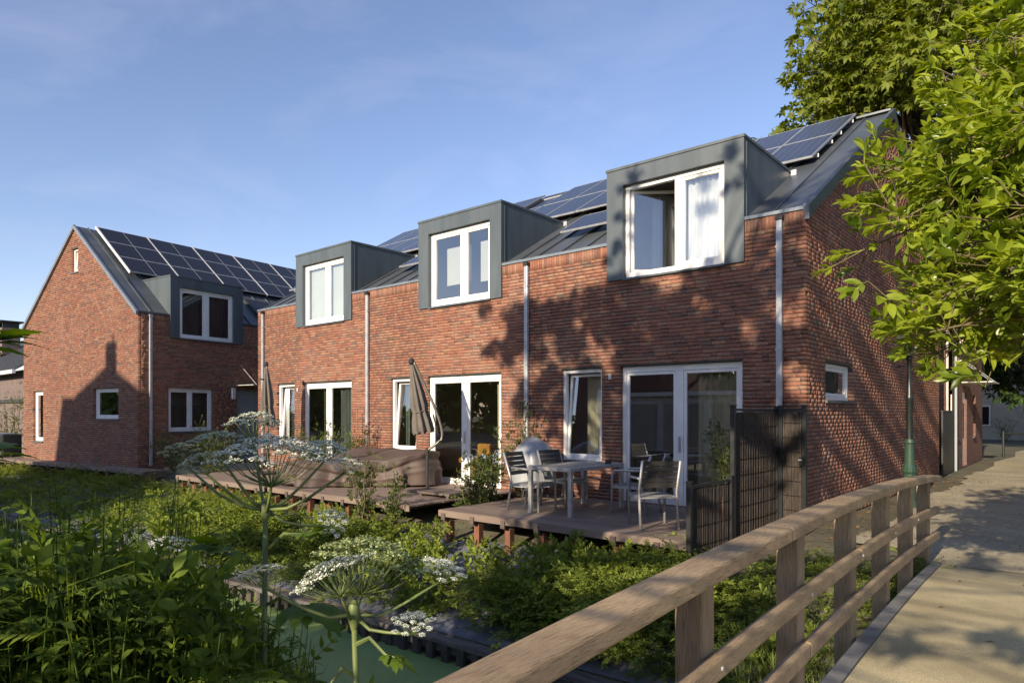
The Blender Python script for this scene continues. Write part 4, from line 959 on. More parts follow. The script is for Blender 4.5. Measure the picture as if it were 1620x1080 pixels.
for o, (x, y, rz, lb) in zip(chairs, ((-1.37, -1.97, -134, 'aluminium garden chair pulled out, its dark slatted back nearest the reed screen'),
                                      (-2.2, -1.02, -86, 'aluminium garden chair between the table and the glass sliding door'),
                                      (-3.58, -1.78, 96, 'aluminium garden chair on the near left side of the table, before the covered barbecue'),
                                      (-3.52, -1.02, 82, 'aluminium garden chair at the table under the tilted window'))):
    o.location = (x, y, DZ + .002); o.rotation_euler = (0, 0, R(rz)); o['label'] = lb
# covered kettle barbecue
t_ = thing('covered_barbecue', 'kettle barbecue under a silver grey cover beside the downpipe', 'barbecue', (-4.42, -.72, DZ))
b = MB()
fold = lambda an, z: (.05 * math.sin(an * 7 + z * 3) + .03 * math.sin(an * 13 + 1)) * (1.0 if z < .75 else .8 * max(0, (1.06 - z) / .3) + .12)
b.lathe([(.40, .24), (.395, .45), (.385, .62), (.375, .74), (.35, .84), (.27, .95), (.16, 1.04), (.06, 1.09), (.012, 1.11)], (-4.42, -.72, DZ), 56, fold); b.build('cover', 'bbq_cover', t_, smooth=True)
for k in range(3):
    a = k * 2.094 + .4; b = MB(); b.tube([(-4.42 + .27 * math.cos(a), -.72 + .27 * math.sin(a), DZ + .002), (-4.42 + .2 * math.cos(a), -.72 + .2 * math.sin(a), DZ + .5)], .013, 8); b.build('leg', 'dark_metal', t_)
b = MB()
for s_ in (-.02, .02): b.lathe([(.0, 0), (.085, .0), (.085, .001), (.0, .001)], (0, 0, 0), 4)
b = MB(); b.tube([(-4.20, -1.0, DZ + .08), (-4.16, -1.03, DZ + .08)], .078, 18); b.build('wheel', 'rubber', t_, smooth=False)

# ------------------------------------------------------------------ furniture under a brown tarpaulin
t_ = thing('tarpaulin_cover', 'brown tarpaulin draped over garden furniture on the middle deck', 'tarpaulin', (-8.8, -1.2, DZ))
poly = [(-9.8, -2.42), (-9.02, -2.42), (-8.75, -2.15), (-8.2, -1.58), (-7.5, -.95), (-7.32, -.6), (-7.34, -.2), (-9.8, -.2)]
per = []
for i in range(len(poly)):
    p, q = np.array(poly[i]), np.array(poly[(i + 1) % len(poly)]); n = max(1, int(np.linalg.norm(q - p) / .045))
    for k in range(n): per.append(p + (q - p) * k / n)
per = np.array(per); ctr = np.array([-8.75, -1.1]); n = len(per)
dirs = per - ctr; dirs /= np.linalg.norm(dirs, axis=1)[:, None]
arc = np.arange(n) * .045
V = []; F = []; rows = 24
def topz(x, y): return .53 + .20 * np.clip((y + 1.35) / .7, 0, 1) + .02 * vnoise(x, y, 3, 8)
for j in range(rows):
    f_ = j / (rows - 1)
    for k in range(n):
        swag = .5 + .5 * math.sin(arc[k] * 2.1 + 1.0)
        fo = (.085 * math.sin(arc[k] * 8.5 + 1.6 * math.sin(arc[k] * 2) + f_ * 1.5) + .045 * math.sin(arc[k] * 19 + 2 - f_)) * (1 - f_) ** .7
        inset = -.02 - .12 * (1 - f_) * (1 - swag) + fo + .05 * (1 - f_) - .06 * math.exp(-((f_ - .45 - .35 * swag) / .07) ** 2) + .03 * math.exp(-((f_ - .2 - .3 * swag) / .05) ** 2)
        p = per[k] + dirs[k] * inset; hz = topz(p[0], p[1]); z = f_ * hz
        if f_ == 0: z = .02 + .07 * swag * (.5 + .5 * math.sin(arc[k] * 5))
        V.append((p[0], p[1], DZ + z - .012 * (f_ > .97)))
for j in range(rows - 1):
    for k in range(n): F.append((j * n + k, j * n + (k + 1) % n, (j + 1) * n + (k + 1) % n, (j + 1) * n + k))
base = (rows - 1) * n
for s_ in (.8, .55, .3, .08):
    st0 = len(V)
    for k in range(n):
        q = ctr + (per[k] - ctr) * s_; V.append((q[0], q[1], DZ + topz(q[0], q[1]) + .012 - .03 * math.sin(math.pi * s_) * vnoise(q[0], q[1], 2.5, 2)))
    for k in range(n): F.append((base + k, base + (k + 1) % n, st0 + (k + 1) % n, st0 + k))
    base = st0
b = MB(); b.add(V, F); b.poly([V[base + k] for k in range(n)]); b.build('sheet', 'tarpaulin', t_, smooth=True)
b = MB(); b.tube([(-9.05, -2.2, DZ + .55), (-8.6, -1.2, DZ + .62), (-8.5, -.5, DZ + .75)], .02, 6); b.build('ridge_fold', 'tarpaulin', t_, smooth=True)
b = MB(); b.box(-8.95, -8.7, -1.75, -1.6, DZ + .575, DZ + .595); tag(b.build('tile_weight', 'stone_sill', org=(-8.8, -1.7, DZ + .64)), 'flat grey slab weighing down the brown tarpaulin', 'slab')

# ------------------------------------------------------------------ closed parasols
def parasol(label, base, top, lean, arm=None, length=1.55, topz=None):
    t_ = thing('closed_parasol', label, 'parasol', base, 'closed grey parasols')
    base = np.array(base, float); top = np.array(top, float); lean = np.array(lean, float)
    b = MB(); b.box(base[0] - .28, base[0] + .28, base[1] - .28, base[1] + .28, base[2] + .003, base[2] + .05); o = b.build('base', 'dark_metal', t_); bevel(o, .01)
    # folded canopy hanging from its hub
    foot = top + lean; ax = foot - top; ln = np.linalg.norm(ax); V = []; F = []; n = 48; prof = [(.02, 0), (.045, .06), (.075, .2), (.11, .42), (.135, .62), (.118, .70), (.15, .82), (.17, .95), (.155, 1.0)]
    d = ax / ln; a = np.cross(d, (0, 1, 0)); a /= np.linalg.norm(a); e = np.cross(d, a)
    for r_, f_ in prof:
        for k in range(n):
            an = 2 * math.pi * k / n; rr = r_ * (1 + .28 * math.sin(an * 8 + f_ * 1.5) * min(1, f_ * 3) + .06 * math.sin(an * 17))
            V.append(top + d * (ln * f_ + (.03 * math.sin(an * 8 + 1) if f_ > .9 else 0)) + rr * (math.cos(an) * a + math.sin(an) * e))
    for j in range(len(prof) - 1):
        for k in range(n): F.append((j * n + k, j * n + (k + 1) % n, (j + 1) * n + (k + 1) % n, (j + 1) * n + k))
    b = MB(); b.add(V, F); cn = b.build('canopy', 'parasol_cloth', t_, smooth=True)
    q = top + d * ln * .70; b = MB(); b.tube([q + .15 * (math.cos(k * .4) * a + math.sin(k * .4) * e) * .85 for k in range(17)], .012, 5); b.build('tie_band', 'parasol_cloth', cn)
    b = MB(); b.lathe([(.03, -.04), (.055, 0), (.06, .05), (.035, .09), (.01, .10)], top, 12); b.build('hub', 'dark_metal', t_)
    return t_, top
ZP = 13.15; pb = at(676, 778, ZP)
pt, tp = parasol('closed taupe parasol hanging from a curved arm in front of the middle sliding door', (pb[0], pb[1], DZ), at(651, 574, ZP), tuple(CR * .24 + np.array([0, 0, -1.34])))
b = MB(); b.tube([(pb[0], pb[1], DZ + .05), at(676, 708, ZP)], .032, 10); b.build('pole', 'dark_metal', pt)
P_ = [at(*q, ZP) for q in ((676, 712), (690, 702), (699, 692), (697, 672), (686, 640), (669, 603), (654, 571))]; cv = []
for i in range(len(P_) - 1):
    for k in range(4):
        t0 = k / 4; p0 = P_[max(i - 1, 0)]; p1 = P_[i]; p2 = P_[i + 1]; p3 = P_[min(i + 2, len(P_) - 1)]
        cv.append(.5 * ((2 * p1) + (-p0 + p2) * t0 + (2 * p0 - 5 * p1 + 4 * p2 - p3) * t0 ** 2 + (-p0 + 3 * p1 - 3 * p2 + p3) * t0 ** 3))
b = MB(); b.tube(cv + [P_[-1]], .026, 8); b.build('curved_arm', 'parasol_arm', pt, smooth=True)
b = MB(); b.tube([at(694, 690, ZP), at(685, 655, ZP)], .014, 6); b.build('strut', 'dark_metal', pt)
p3t = at(421, 578, 17.2)
pt, tp = parasol('closed taupe parasol standing at the far corner by the alley', (p3t[0] + .12, p3t[1], DZ), p3t, (.08, 0, -1.5))
b = MB(); b.tube([(p3t[0] + .12, p3t[1], DZ + .05), (p3t[0] + .02, p3t[1], p3t[2] + .08)], .024, 10); b.build('pole', 'parasol_arm', pt)
b = MB(); b.tube([tp + np.array([.05, -.1, -.35]), tp + np.array([-.12, -.1, -.35])], .02, 6); b.build('crank', 'dark_metal', pt)

# ------------------------------------------------------------------ reed screens
def screen(name, label, p0, p1, z0, z1, gate=False):
    p0 = np.array(p0, float); p1 = np.array(p1, float); d = p1 - p0; ln = np.linalg.norm(d); d /= ln; nn = np.array([-d[1], d[0]])
    t_ = thing(name, label, 'screen', (p0[0], p0[1], z0))
    P = lambda u, w_, z: (p0[0] + d[0] * u + nn[0] * w_, p0[1] + d[1] * u + nn[1] * w_, z)
    def bx(b, u0, u1, w0, w1, za, zb): b.hexa([P(u0, w0, za), P(u1, w0, za), P(u1, w1, za), P(u0, w1, za), P(u0, w0, zb), P(u1, w0, zb), P(u1, w1, zb), P(u0, w1, zb)])
    for u in (-.03, ln - .03):
        b = MB(); bx(b, u, u + .06, -.03, .03, z0, z1 + .03); o = b.build('post', 'black_metal', t_); bevel(o, .006)
        q = MB(); bx(q, u - .006, u + .066, -.036, .036, z1 + .031, z1 + .045); q.build('post_cap', 'black_metal', o)
    for z in (z1 - .03, z0 + .05): 
        b = MB(); bx(b, .03, ln - .03, -.018, .018, z, z + .03); b.build('rail', 'black_metal', t_)
    b = MB(); u = .035
    while u < ln - .045:
        w_ = random.uniform(.004, .010); t0 = random.uniform(-.012, .012); h = z1 - .04 - abs(random.gauss(0, .02)); k = random.uniform(-.012, .012)
        b.hexa([P(u, t0, z0 + .09), P(u + w_, t0, z0 + .09), P(u + w_, t0 + .007, z0 + .09), P(u, t0 + .007, z0 + .09), P(u + k, t0, h), P(u + w_ + k, t0, h), P(u + w_ + k, t0 + .007, h), P(u + k, t0 + .007, h)])
        u += w_ * random.uniform(.45, 1.0)
    b.build('reeds', 'reed', t_, kind='stuff')
    nW = int((z1 - z0) / .2)
    for k in range(1, nW):
        z = z0 + k * (z1 - z0) / nW
        for s_ in (-.024, .024):
            b = MB(); b.tube([P(.03, s_, z), P(ln - .03, s_, z)], .003, 4); b.build('wire', 'black_metal', t_)
    if gate:
        b = MB(); bx(b, ln - .05, ln + .01, -.065, -.032, z0 + 1.05, z0 + 1.17); o = b.build('lock_box', 'black_metal', t_)
        q = MB(); bx(q, ln - .045, ln + .0, -.085, -.066, z0 + 1.12, z0 + 1.14); q.build('latch', 'aluminium', o)
    return t_
screen('reed_screen', 'low black framed reed screen at the open corner of the near deck', (-.44, -2.78), (-.40, -1.70), -.32, .84)
screen('reed_screen', 'tall black framed reed screen running from the low screen to the wall', (-.40, -1.62), (-.36, -.16), -.12, 1.74)
screen('reed_gate', 'narrow tall reed gate with lock box against the house corner', (-.28, -.20), (.06, -.26), -.1, 1.75, True)

# ------------------------------------------------------------------ lamp post by the gable
lx, ly = .62, 3.72
t_ = thing('lamp_post', 'classic street lamp with green base and black pole beside the gable wall', 'street lamp', (lx, ly, 0))
b = MB(); b.lathe([(.13, 0), (.13, .12), (.105, .16), (.10, .62), (.125, .66), (.125, .72), (.085, .80), (.075, 1.15), (.09, 1.18), (.07, 1.24)], (lx, ly, -.02), 12); b.build('base', 'lamp_green', t_)
b = MB(); b.lathe([(.06, 1.22), (.052, 1.9), (.062, 1.93), (.062, 1.98), (.045, 2.02), (.04, 2.62), (.06, 2.66), (.04, 2.70)], (lx, ly, 0), 16); b.build('pole', 'lamp_black', t_, smooth=True)
b = MB(); b.tube([(lx - .2, ly, 2.52), (lx + .2, ly, 2.52)], .014, 8); b.build('ladder_bar', 'lamp_black', t_)
b = MB(); b.lathe([(.09, 2.70), (.13, 2.72), (.20, 3.10)], (lx, ly, 0), 4); lt = b.build('lantern', 'lantern_glass', t_)
b = MB(); b.lathe([(.23, 3.10), (.23, 3.13), (.10, 3.28), (.05, 3.30), (.06, 3.36), (.01, 3.42)], (lx, ly, 0), 4); b.build('lantern_roof', 'lamp_black', t_)

# ------------------------------------------------------------------ beyond the gable: fence, second house, barrier, far house
b = MB(); t_ = thing('garden_fence', 'dark closed board fence between the terrace and the house behind', 'fence', (.0, 12.2, 0))
for k in range(13):
    y = 11.35 + k * .135; b = MB(); b.box(-.02, .02, y, y + .128, 0, 1.72); b.build('board', 'black_metal', t_)
b = MB(); b.box(-.03, .03, 11.33, 13.1, 1.721, 1.76); b.build('cap', 'black_metal', t_)
RH = Fr((0, 13.15, 0), (0, 1, 0), (1, 0, 0))
t_ = thing('brick_house', 'shaded brick house with white door further along the path', 'house', (-4, 16.5, 0))
ops = [(.75, 1.15, .95, 2.25), (1.95, 2.85, .02, 2.35), (4.3, 4.95, .9, 2.3), (1.4, 2.6, 3.6, 4.75), (4.3, 5.0, 3.6, 4.75)]
W = Wall(RH, 0, 6.8, 0, 5.4, ops); W.mortar(t_, 'wall', 'brick_far')
b = MB(); b.box(-8, -.2, 13.16, 13.3, 0, 5.4); b.box(-8, -.2, 19.8, 19.94, 0, 5.4); b.build('end_wall', 'brick_far', t_)
b = MB(); b.poly([(.15, 13.0, 5.35), (.15, 20.1, 5.35), (-4, 20.1, 7.9), (-4, 13.0, 7.9)]); b.poly([(-8.2, 13.0, 5.35), (-8.2, 20.1, 5.35), (-4, 20.1, 7.9), (-4, 13.0, 7.9)]); b.poly([(-8, 13.2, 5.35), (0, 13.2, 5.35), (-4, 13.2, 7.8)]); b.build('roof', 'roof_tile', t_)
for o in (ops[0], ops[2], ops[3], ops[4]): window(t_, RH, *o, [(0, 1)], fwd=.08)
room(t_, RH, .3, 6.5, .0, 2.7, .15, 3); room(t_, RH, .3, 6.5, 3.0, 5.2, .15, 3)
b = MB(); fbox(b, RH, 1.95, 2.85, .02, 2.35, .06, .1); dr = b.build('door', 'white_paint', t_)
b = MB(); fbox(b, RH, 2.3, 2.55, .9, 2.0, .05, .059); b.build('door_pane', 'glass', dr)
b = MB(); fbox(b, RH, 1.6, 3.3, 2.62, 2.65, -.8, -.01); cn = b.build('canopy', 'lamp_glass', t_)
for u in (1.7, 3.2):
    b = MB(); b.tube([RH.p(u, 3.3, 0), RH.p(u, 2.65, -.75)], .012, 6); b.build('tie_rod', 'aluminium', cn)
b = MB(); fbox(b, RH, .25, .32, 0, 5.3, -.07, -.01); b.build('downpipe', 'door_grey', t_)
# tubular barrier across the end of the path
for i, (xa, xb, yy, lb) in enumerate(((.4, 2.6, 22.5, 'green tubular cycle barrier at the end of the path, nearer the brick house'), (3.0, 5.6, 21.0, 'green tubular cycle barrier at the end of the path, further right'))):
    t_ = thing('path_barrier', lb, 'barrier', (xa, yy, 0), 'barriers at the end of the path')
    for x in (xa, xb):
        b = MB(); b.tube([(x, yy, 0), (x, yy, .98)], .045, 8); b.build('post', 'lamp_black', t_)
    for z in (.42, .9):
        b = MB(); b.tube([(xa, yy, z), (xb, yy, z)], .03, 8); b.build('rail', 'lamp_black', t_)
b = MB(); b.tube([(1.9, 20, 0), (1.9, 20, 2.9)], .03, 8)
t_ = thing('traffic_sign_post', 'slim grey sign post at the end of the path', 'sign post', (1.9, 20, 0)); b.build('pole', 'aluminium', t_)
b = MB(); b.tube([(1.9, 19.95, 2.65), (1.9, 19.97, 2.65)], .28, 20); b.build('sign_plate', 'lamp_body', t_)
t_ = thing('cottage', 'pale cottage with white roof edge at the far end of the path', 'house', (5.5, 42, 0))
b = MB(); b.box(1.0, 11, 40, 48, 0, 2.9); b.poly([(1.0, 40, 2.9), (11, 40, 2.9), (6, 40, 6.2)]); b.build('wall', 'render_wall', t_)
b = MB(); b.hexa([(.4, 39.4, 2.5), (6, 39.4, 6.3), (6, 48.5, 6.3), (.4, 48.5, 2.5), (.4, 39.4, 2.7), (6, 39.4, 6.5), (6, 48.5, 6.5), (.4, 48.5, 2.7)]); b.hexa([(6, 39.4, 6.3), (11.6, 39.4, 2.5), (11.6, 48.5, 2.5), (6, 48.5, 6.3), (6, 39.4, 6.5), (11.6, 39.4, 2.7), (11.6, 48.5, 2.7), (6, 48.5, 6.5)]); b.build('roof', 'roof_tile', t_)
b = MB(); b.hexa([(.3, 39.3, 2.45), (6, 39.3, 6.28), (6, 39.39, 6.28), (.3, 39.39, 2.45), (.3, 39.3, 2.72), (6, 39.3, 6.55), (6, 39.39, 6.55), (.3, 39.39, 2.72)]); b.hexa([(6.001, 39.3, 6.28), (11.7, 39.3, 2.45), (11.7, 39.39, 2.45), (6.001, 39.39, 6.28), (6.001, 39.3, 6.55), (11.7, 39.3, 2.72), (11.7, 39.39, 2.72), (6.001, 39.39, 6.55)]); b.build('bargeboard', 'white_paint', t_)
for x in (2.2, 4.6, 7.4):
    b = MB(); b.box(x, x + .9, 39.93, 39.99, .9, 2.2); o = b.build('window', 'white_paint', t_); q = MB(); q.box(x + .08, x + .82, 39.9, 39.929, .98, 2.12); q.build('pane', 'solar_black', o)
t_.location = (-2.0, 45, 0)      # the cottage stands where the path bends
t_ = thing('row_house', 'long dark roofed brick house behind the trees at the far end', 'house', (-8, 78, 0))
b = MB(); b.box(-24, 10, 76, 84, 0, 4.2); b.build('wall', 'brick_far', t_)
b = MB(); b.poly([(-24.5, 75.4, 4.1), (10.5, 75.4, 4.1), (10.5, 80, 8), (-24.5, 80, 8)]); b.poly([(-24.5, 84.6, 4.1), (10.5, 84.6, 4.1), (10.5, 80, 8), (-24.5, 80, 8)]); b.build('roof', 'roof_tile', t_)
for x in range(-22, 9, 5):
    b = MB(); b.box(x, x + 1.2, 75.93, 75.99, 1.0, 2.4); b.build('window', 'white_paint', t_)
# ------------------------------------------------------------------ far left: old house, boxed grill, shed
t_ = thing('old_house', 'dark tiled old house with small white window beyond the sunlit gable', 'house', (-50, 4, 0))
b = MB(); b.box(-64, -40, .5, 9.5, 0, 4.0); b.build('wall', 'far_wall', t_)
b = MB(); b.poly([(-64.4, .0, 3.95), (-39.6, .0, 3.95), (-39.6, 5, 7.2), (-64.4, 5, 7.2)]); b.poly([(-64.4, 10, 3.95), (-39.6, 10, 3.95), (-39.6, 5, 7.2), (-64.4, 5, 7.2)]); R_ = b.build('roof', 'roof_tile', t_)
for i in range(44):
    x0 = -52.0 + i * .28; b = MB(); b.hexa([(x0, .0, 3.96), (x0 + .2, .0, 3.96), (x0 + .2, 5, 7.21), (x0, 5, 7.21), (x0 + .05, .0, 4.08), (x0 + .15, .0, 4.08), (x0 + .15, 5, 7.33), (x0 + .05, 5, 7.33)]); b.build('tile_row', 'roof_tile', R_)
b = MB(); b.box(-64.4, -39.6, -.13, .02, 3.78, 3.97); b.build('gutter', 'white_paint', t_)
c_ = at(13, 520, 45.0); zt = c_[2]; b = MB(); b.box(c_[0] - 1.0, c_[0] + .7, c_[1] - .5, c_[1] + .5, 5.5, zt); chm = b.build('chimney', 'far_wall', t_)
b = MB(); b.box(c_[0] - 1.15, c_[0] + .9, c_[1] - .65, c_[1] + .65, zt + .35, zt + .45); b.build('chimney_cap', 'lamp_black', chm)
for dx in (-.95, .55):
    b = MB(); b.box(c_[0] + dx, c_[0] + dx + .1, c_[1] - .45, c_[1] + .45, zt + .001, zt + .349); b.build('cap_leg', 'lamp_black', chm)
pw = at(24, 605, 40.6); x0, x1, z0, z1 = pw[0] - .55, pw[0] + .5, pw[2] - .75, pw[2] + .6; y = .48; b = MB()
b.box(x0, x0 + .09, y - .05, y, z0, z1); b.box(x1 - .09, x1, y - .05, y, z0, z1); b.box(x0 + .09, x1 - .09, y - .049, y, z0, z0 + .09); b.box(x0 + .09, x1 - .09, y - .049, y, z1 - .09, z1)
b.box((x0 + x1) / 2 - .03, (x0 + x1) / 2 + .03, y - .045, y, z0 + .09, z1 - .09); b.box(x0 + .09, x1 - .09, y - .044, y, (z0 + z1) / 2 - .03, (z0 + z1) / 2 + .03); o = b.build('window', 'white_paint', t_)
q = MB(); q.quad((x0 + .05, y - .02, z0 + .05), (x1 - .05, y - .02, z0 + .05), (x1 - .05, y - .02, z1 - .05), (x0 + .05, y - .02, z1 - .05)); q.build('pane', 'solar_black', o)
t_ = thing('garden_wall', 'low dark boundary wall in front of the old tiled house', 'wall', (-38, -1.6, 0)); b = MB(); b.box(-56, -29, -1.7, -1.45, 0, 2.15); b.build('wall', 'far_wall', t_); b = MB(); b.box(-56, -28.9, -1.8, -1.35, 2.151, 2.3); b.build('coping', 'roof_tile', t_)
g0 = LP(8.75, .0, .13)
t_ = thing('boxed_grill', 'black boxed grill on white crossed legs at the far left', 'grill', tuple(g0))
b = MB(); b.box(g0[0] - .38, g0[0] + .38, g0[1] - .3, g0[1] + .3, .14, .95); o = b.build('black_cover', 'black_metal', t_); bevel(o, .05, 2)
for a, c in ((-.30, -.12), (.30, .12)):
    b = MB(); b.tube([(g0[0] + a, g0[1] - .33, .17), (g0[0] + c, g0[1] - .33, .62)], .016, 6); b.build('leg', 'white_paint', t_)
b = MB(); b.tube([(g0[0] - .24, g0[1] - .335, .36), (g0[0] + .24, g0[1] - .335, .36)], .012, 6); b.build('brace', 'white_paint', t_)
g1 = LP(9.62, .1, .13); t_ = thing('storage_box', 'grey panelled garden box at the far left edge', 'storage box', tuple(g1))
b = MB(); b.box(g1[0] - .35, g1[0] + .4, g1[1] - .3, g1[1] + .3, .13, .9); b.build('box', 'door_grey', t_); b = MB(); b.box(g1[0] - .37, g1[0] + .42, g1[1] - .32, g1[1] + .32, .901, .95); b.build('lid', 'door_grey', t_)

# ------------------------------------------------------------------ the house across the ditch, behind the viewer: its gable and chimney throw the shadow on the left gable
tE = math.tan(ELEV); SD = 20.0
def caster(u, z):       # point SD metres up-sun of a shadow point on the left gable
    p = LG.p(u, z); return p - TRAV * SD + np.array([0, 0, SD * tE])
t_ = thing('house_over_the_ditch', 'brick house with ridge chimney across the ditch, out of the picture', 'house', tuple(caster(1.5, 0) * np.array([1, 1, 0])))
def ext(b, prof, dep):
    A = [caster(u, z) for u, z in prof]; B_ = [p - np.array([0, dep, 0]) for p in A]; n = len(A)
    b.add(A + B_, [tuple(range(n)), tuple(range(2 * n - 1, n - 1, -1))] + [(i, i + n, (i + 1) % n + n, (i + 1) % n) for i in range(n)])
zb = -SD * tE
b = MB(); ext(b, [(4.66, zb), (4.66, 2.18), (3.62, 2.18), (3.62, zb)], 6); ext(b, [(3.6, zb), (3.6, 2.19), (1.72, 3.0), (-2.8, 1.1), (-2.8, zb)], 7); b.build('wall', 'brick_far', t_)
b = MB(); ext(b, [(3.75, 2.14), (1.72, 3.02), (1.72, 3.14), (3.75, 2.26)], 7.4); ext(b, [(-3.0, 1.0), (1.72, 3.02), (1.72, 3.14), (-3.0, 1.12)], 7.4); b.build('roof', 'roof_tile', t_)
b = MB(); ext(b, [(1.80, 2.6), (1.80, 3.82), (1.2, 3.82), (1.2, 2.6)], .7); ch_ = b.build('chimney', 'brick_far', t_)
b = MB(); ext(b, [(1.45, 3.825), (1.45, 4.05), (1.35, 4.05), (1.35, 3.825)], .1); b.build('chimney_pot', 'terracotta', ch_)
for u in (.6, 2.4):
    q = caster(u, 0); b = MB(); b.box(q[0] - .6, q[0] + .6, q[1] + .01, q[1] + .05, q[2] - 2.4, q[2] - 1.0); b.build('window', 'white_paint', t_)
# low white garage on that bank, seen only as a pale band in the panes
t_ = thing('white_garage', 'low white boarded garage across the ditch, out of the picture', 'garage', (-10.5, -18.5, 0))
b = MB(); b.box(-14, -7, -20, -17, 0, 2.45); b.build('wall', 'lamp_body', t_)
b = MB(); b.box(-14.3, -6.7, -20.3, -16.7, 2.451, 2.62); b.build('roof', 'white_paint', t_)
for k in range(3):
    b = MB(); b.box(-13.6 + k * 2.2, -11.8 + k * 2.2, -16.99, -16.94, .1, 2.1); b.build('garage_door', 'render_wall', t_)
# ------------------------------------------------------------------ vegetation kit
def rdir(n, zlo=-1, zhi=1):
    a = rng.uniform(0, 2 * math.pi, n); z = rng.uniform(zlo, zhi, n); r_ = np.sqrt(np.clip(1 - z * z, 0, 1)); return np.stack([r_ * np.cos(a), r_ * np.sin(a), z], 1)
def limb_path(p0, p1, sag=.1, n=5, wob=.06):
    p0 = np.array(p0, float); p1 = np.array(p1, float); L_ = np.linalg.norm(p1 - p0); out = []
    for i in range(n + 1):
        t0 = i / n; p = p0 + (p1 - p0) * t0; p = p + np.array([0, 0, sag * L_ * math.sin(math.pi * t0)]) + (rng.normal(0, wob * L_ * .3, 3) if 0 < i < n else 0); out.append(p)
    return out
def palmate(n=6, L=1.0):
    parts = []
    for k in range(n):
        a = (k - (n - 1) / 2) * (2 * math.pi * .78 / n); V, F = leaf(1.0 - .25 * abs(a) / 2.4, .36, 2, .35, .15, 0, .55)
        parts.append((V * L, F, basis((math.sin(a), math.cos(a), -.15)), rng.uniform(-.08, .08)))
    return join_t(parts)
def shoot(nl=9, L=.13, W=.05, stem=.16, spread=.8, n=4, droop=.2):
    parts = []; V, F = stick((0, 0, 0), (0, stem, 0), .005, .003); parts.append((V, F, I4, .15))
    for k in range(nl):
        a = k * 2.4; f_ = .25 + .75 * k / (nl - 1); el = spread * (1.15 - .75 * f_) + rng.normal(0, .12)
        d = np.array([math.cos(a) * math.sin(el), math.cos(el), math.sin(a) * math.sin(el)]); s_ = 1.0 - .25 * f_ + rng.normal(0, .08)
        V, F = leaf(L * s_, W * s_, n, droop, .25, 0, .5); M = basis(d, rng.normal(0, .5)); M[:3, 3] = (0, stem * f_, 0); parts.append((V, F, M, rng.normal(0, .13)))
    return join_t(parts)
def spray(L=.38, nl=22, lw=.035, arch=.5):
    parts = []; pts = []; n = 5
    for i in range(n + 1):
        t0 = i / n; pts.append(np.array([0, L * math.sin(arch * 2 * t0) / (arch * 2) if arch else L * t0, L * (.75 * t0 - arch * 1.0 * t0 * t0)]))
    for i in range(n):
        V, F = stick(pts[i], pts[i + 1], .003, .002); parts.append((V, F, I4, -.1))
    for k in range(nl):
        t0 = .12 + .88 * k / nl; i = min(int(t0 * n), n - 1); p = pts[i] + (pts[i + 1] - pts[i]) * (t0 * n - i); sd_ = 1 if k % 2 else -1
        tang = pts[i + 1] - pts[i]; tang /= np.linalg.norm(tang); d = tang * .55 + np.array([sd_ * .8, 0, rng.normal(.15, .3)]); V, F = leaf(lw * rng.uniform(1.0, 1.7), lw * .52, 2, .1, .2, 0, .5)
        M = basis(d, rng.normal(0, .5)); M[:3, 3] = p; parts.append((V, F, M, rng.normal(.0, .1) + .12 * t0))
    return join_t(parts)
def nettle(H=1.0, pairs=8, L=.11, W=.055):
    parts = []; pts = [np.array([.03 * math.sin(3 * t0), .03 * t0 * t0 * 3, H * t0]) for t0 in np.linspace(0, 1, 6)]
    for i in range(5):
        V, F = stick(pts[i], pts[i + 1], .006 - .0008 * i, .0052 - .0008 * i); parts.append((V, F, I4, -.15))
    for k in range(pairs):
        t0 = .25 + .75 * k / pairs; p = pts[0] + (pts[-1] - pts[0]) * t0; a0 = k * math.pi / 2 + rng.normal(0, .3)
        for s_ in (0, math.pi):
            a = a0 + s_; sc_ = (1.15 - .65 * t0) * rng.uniform(.85, 1.2); V, F = leaf(L * sc_, W * sc_, 5, .3, .18, .12, .38)
            M = basis((math.cos(a), math.sin(a), .15 - .35 * (1 - t0) + rng.normal(0, .1)), rng.normal(0, .25)); M[:3, 3] = p; parts.append((V, F, M, rng.normal(0, .1) + .15 * t0))
    return join_t(parts)
def place(n, pos, dirs=None, s=None, spin=None):
    Ms = []
    for i in range(n):
        d = dirs[i] if dirs is not None else (0, 1, 0); Ms.append(basis(d, spin[i] if spin is not None else rng.uniform(-.6, .6), s[i] if s is not None else 1, pos[i]))
    return Ms
def upright(pos, s, yaw, tilt=.12):
    c, sn = math.cos(yaw), math.sin(yaw); tx, ty = rng.normal(0, tilt), rng.normal(0, tilt)
    M = np.eye(4); Rz = np.array([[c, -sn, 0], [sn, c, 0], [0, 0, 1]]); Rx = np.array([[1, 0, 0], [0, math.cos(tx), -math.sin(tx)], [0, math.sin(tx), math.cos(tx)]]); Ry = np.array([[math.cos(ty), 0, math.sin(ty)], [0, 1, 0], [-math.sin(ty), 0, math.cos(ty)]])
    M[:3, :3] = Ry @ Rx @ Rz * s; M[:3, 3] = pos; return M
